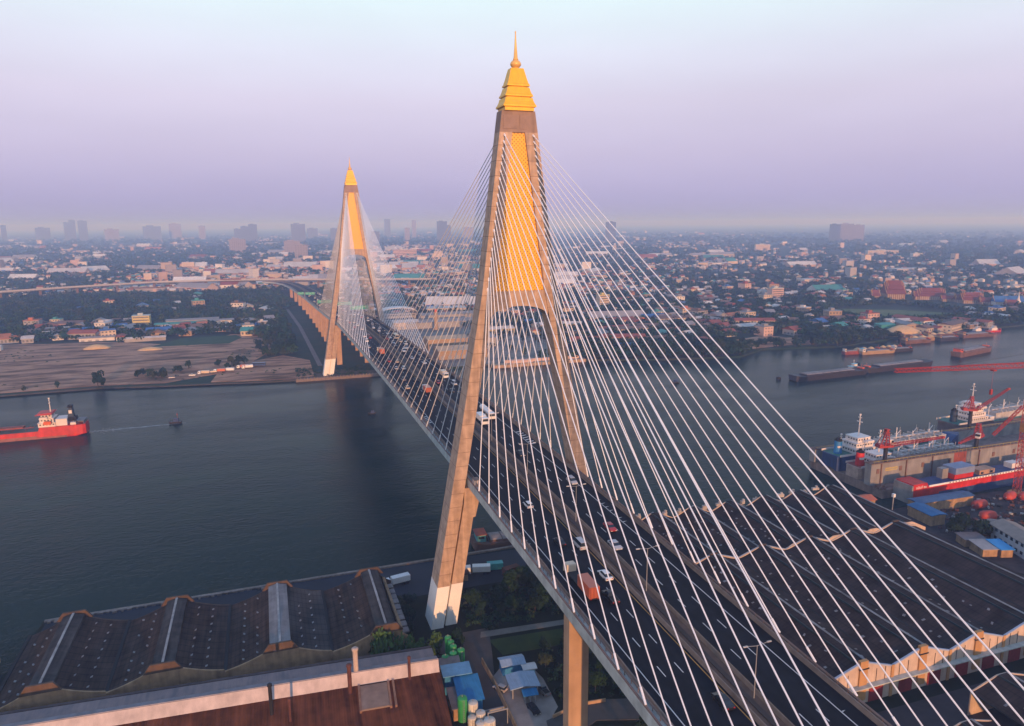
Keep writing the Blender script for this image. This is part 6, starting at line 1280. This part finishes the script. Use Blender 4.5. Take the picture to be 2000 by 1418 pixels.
# undergrowth: low scrub on near and far open ground
M = 1260; x = np.concatenate([rng.uniform(-20, 50, 600), rng.uniform(-6, 50, 500), rng.uniform(-50, 12, 160)]); y = np.concatenate([rng.uniform(-10, 15, 600), rng.uniform(-62, -18, 500), rng.uniform(389, 430, 160)])
k = ~((x < -14) & (y < -6) & (y > -80)) & ~((y < -12) & (y > -18)) & ~((x < -5) & (y < -25) & (y > -80)) & ~((y < -17) & (y > -25) & (x < 8)) & ~((y < -52) & (y > -66) & (x < 14)) & ~((np.abs(np.abs(x) - 24) < 5) & (np.abs(y) < 7))
x, y = x[k], y[k]; r = rng.uniform(.7, 1.7, len(x)); vv = crowns(x, y, r, r * 1.1, 26, r * .28); cc = np.repeat(treeC[rng.integers(0, 5, len(x))] * rng.uniform(.7, 1.2, (len(x), 1)), 26, 0); quads_object('undergrowth', vv, cc, leafm)
# sparse weeds on the sandy field
M = 900; x = rng.uniform(-420, -62, M); y = rng.uniform(418, 640, M); k = (y > np.interp(x, bx, by) + 14) & (field(x * 2.2, y * 5) > .15); x, y = x[k], y[k]; r = rng.uniform(.4, 1.3, len(x)); vv = crowns(x, y, r * 1.4, r * .8, 14, r * .4); cc = np.repeat(treeC[rng.integers(1, 5, len(x))] * 1.1, 14, 0); quads_object('field_weeds', vv, cc, leafm)
# the city beyond
def boxes(x, y, w, dd, h, rz, wallc, roofc, pit):
    c, s = np.cos(rz), np.sin(rz); P = []
    for sx_, sy_ in ((-1, -1), (1, -1), (1, 1), (-1, 1)): P.append((x + c * sx_ * w / 2 - s * sy_ * dd / 2, y + s * sx_ * w / 2 + c * sy_ * dd / 2))
    z0 = np.full_like(x, 1.0); z1 = 1.6 + h; v = lambda i, z: np.stack([P[i][0], P[i][1], z], 1); Q = []; C = []
    for i in range(4): j = (i + 1) % 4; Q.append(np.stack([v(i, z0), v(j, z0), v(j, z1), v(i, z1)], 1)); C.append(wallc)
    rz_ = z1 + np.where(pit, np.minimum(w, dd) * .28, .02); m = lambda i, j, z: np.stack([(P[i][0] + P[j][0]) / 2, (P[i][1] + P[j][1]) / 2, z], 1)
    A, B = m(0, 3, rz_), m(1, 2, rz_)
    Q.append(np.stack([v(0, z1), v(1, z1), B, A], 1)); C.append(roofc); Q.append(np.stack([A, B, v(2, z1), v(3, z1)], 1)); C.append(roofc)
    Q.append(np.stack([v(1, z1), v(2, z1), B, B], 1) * 1.0); C.append(wallc); Q.append(np.stack([v(3, z1), v(0, z1), A, A], 1)); C.append(wallc)
    return np.stack(Q, 1).reshape(-1, 3), np.stack(C, 1).reshape(-1, 3)
wc = np.array([(.60, .57, .54), (.55, .45, .36), (.46, .33, .27), (.27, .25, .25), (.36, .34, .33), (.42, .34, .26)]); rc = np.array([(.50, .48, .47), (.30, .29, .30), (.26, .08, .05), (.40, .15, .07), (.10, .18, .34), (.06, .24, .23), (.20, .15, .13), (.6, .58, .56), (.42, .40, .40)])
M = 30000; inv = rng.uniform(1 / 11000, 1 / 900, M); d = 1 / inv; a = R(18.98) + rng.uniform(R(-38), R(38), M); x, y = in_view(a, d); fld = field(x, y); ad = np.degrees(a)
dens = np.where(ad < 16, .58, np.where(ad < 36, .42, .24)); dens = np.where((ad > 36) & (d < 2300), .16, dens); dens = np.where((x < -30) & (x > -520) & (y < 1240), .0, dens); dens *= np.where(fld > .15, .95, .2); redz = (np.abs(d - 1850) < 260) & (ad > -9) & (ad < 4); dens = np.where(redz, .5, dens)
keep = allowed(x, y, 8) & (rng.random(M) < dens)
for q in PX: keep &= ~((d < 1300) & ((x - q[0]) ** 2 + (y - q[1]) ** 2 < 120))
x, y, d, ad = x[keep], y[keep], d[keep], ad[keep]; n_ = len(x); kind = rng.random(n_); big = kind < np.where(d < 1500, .008, np.where(d < 2600, .022, .06)); mid = (kind > .975) & (d > 1700)
w = np.where(big, rng.uniform(30, 95, n_), np.where(mid, rng.uniform(14, 34, n_), rng.uniform(5.5, 11.5, n_) * np.clip(d / 3500, 1, 2.0))); dd = np.where(big, rng.uniform(22, 45, n_), np.where(mid, 16., rng.uniform(7, 11, n_)))
h = np.where(big, rng.uniform(5, 9, n_), np.where(mid, rng.uniform(12, 28, n_), rng.uniform(3.5, 7.5, n_))); rz = np.where(rng.random(n_) < .7, rng.normal(-.15, .15, n_), rng.uniform(-.8, .8, n_))
red = (rng.random(n_) < np.where((np.abs(d - 1850) < 260) & (ad > -9) & (ad < 4), .45, .12)); ri = np.where(big, rng.choice([0, 1, 7, 8, 4, 5], n_, p=[.3, .2, .25, .15, .05, .05]), rng.choice(9, n_)); ri = np.where(red, rng.choice([2, 3], n_), ri)
vv, cc = boxes(x, y, w, dd, h, rz, wc[rng.integers(0, 6, n_)] * rng.uniform(.85, 1.1, (n_, 1)), rc[ri] * rng.uniform(.8, 1.15, (n_, 1)), ~mid & (rng.random(n_) < .75))
quads_object('far_city', vv, cc, vcol_mat('far_city_walls', .85, .05))
print('objects', len(bpy.data.objects), 'trees', NTREE, 'city', n_)
for o in bpy.data.objects:
    if 'label' in o and not 4 <= len(o['label'].split()) <= 16: print('LABEL', len(o['label'].split()), o['label'])
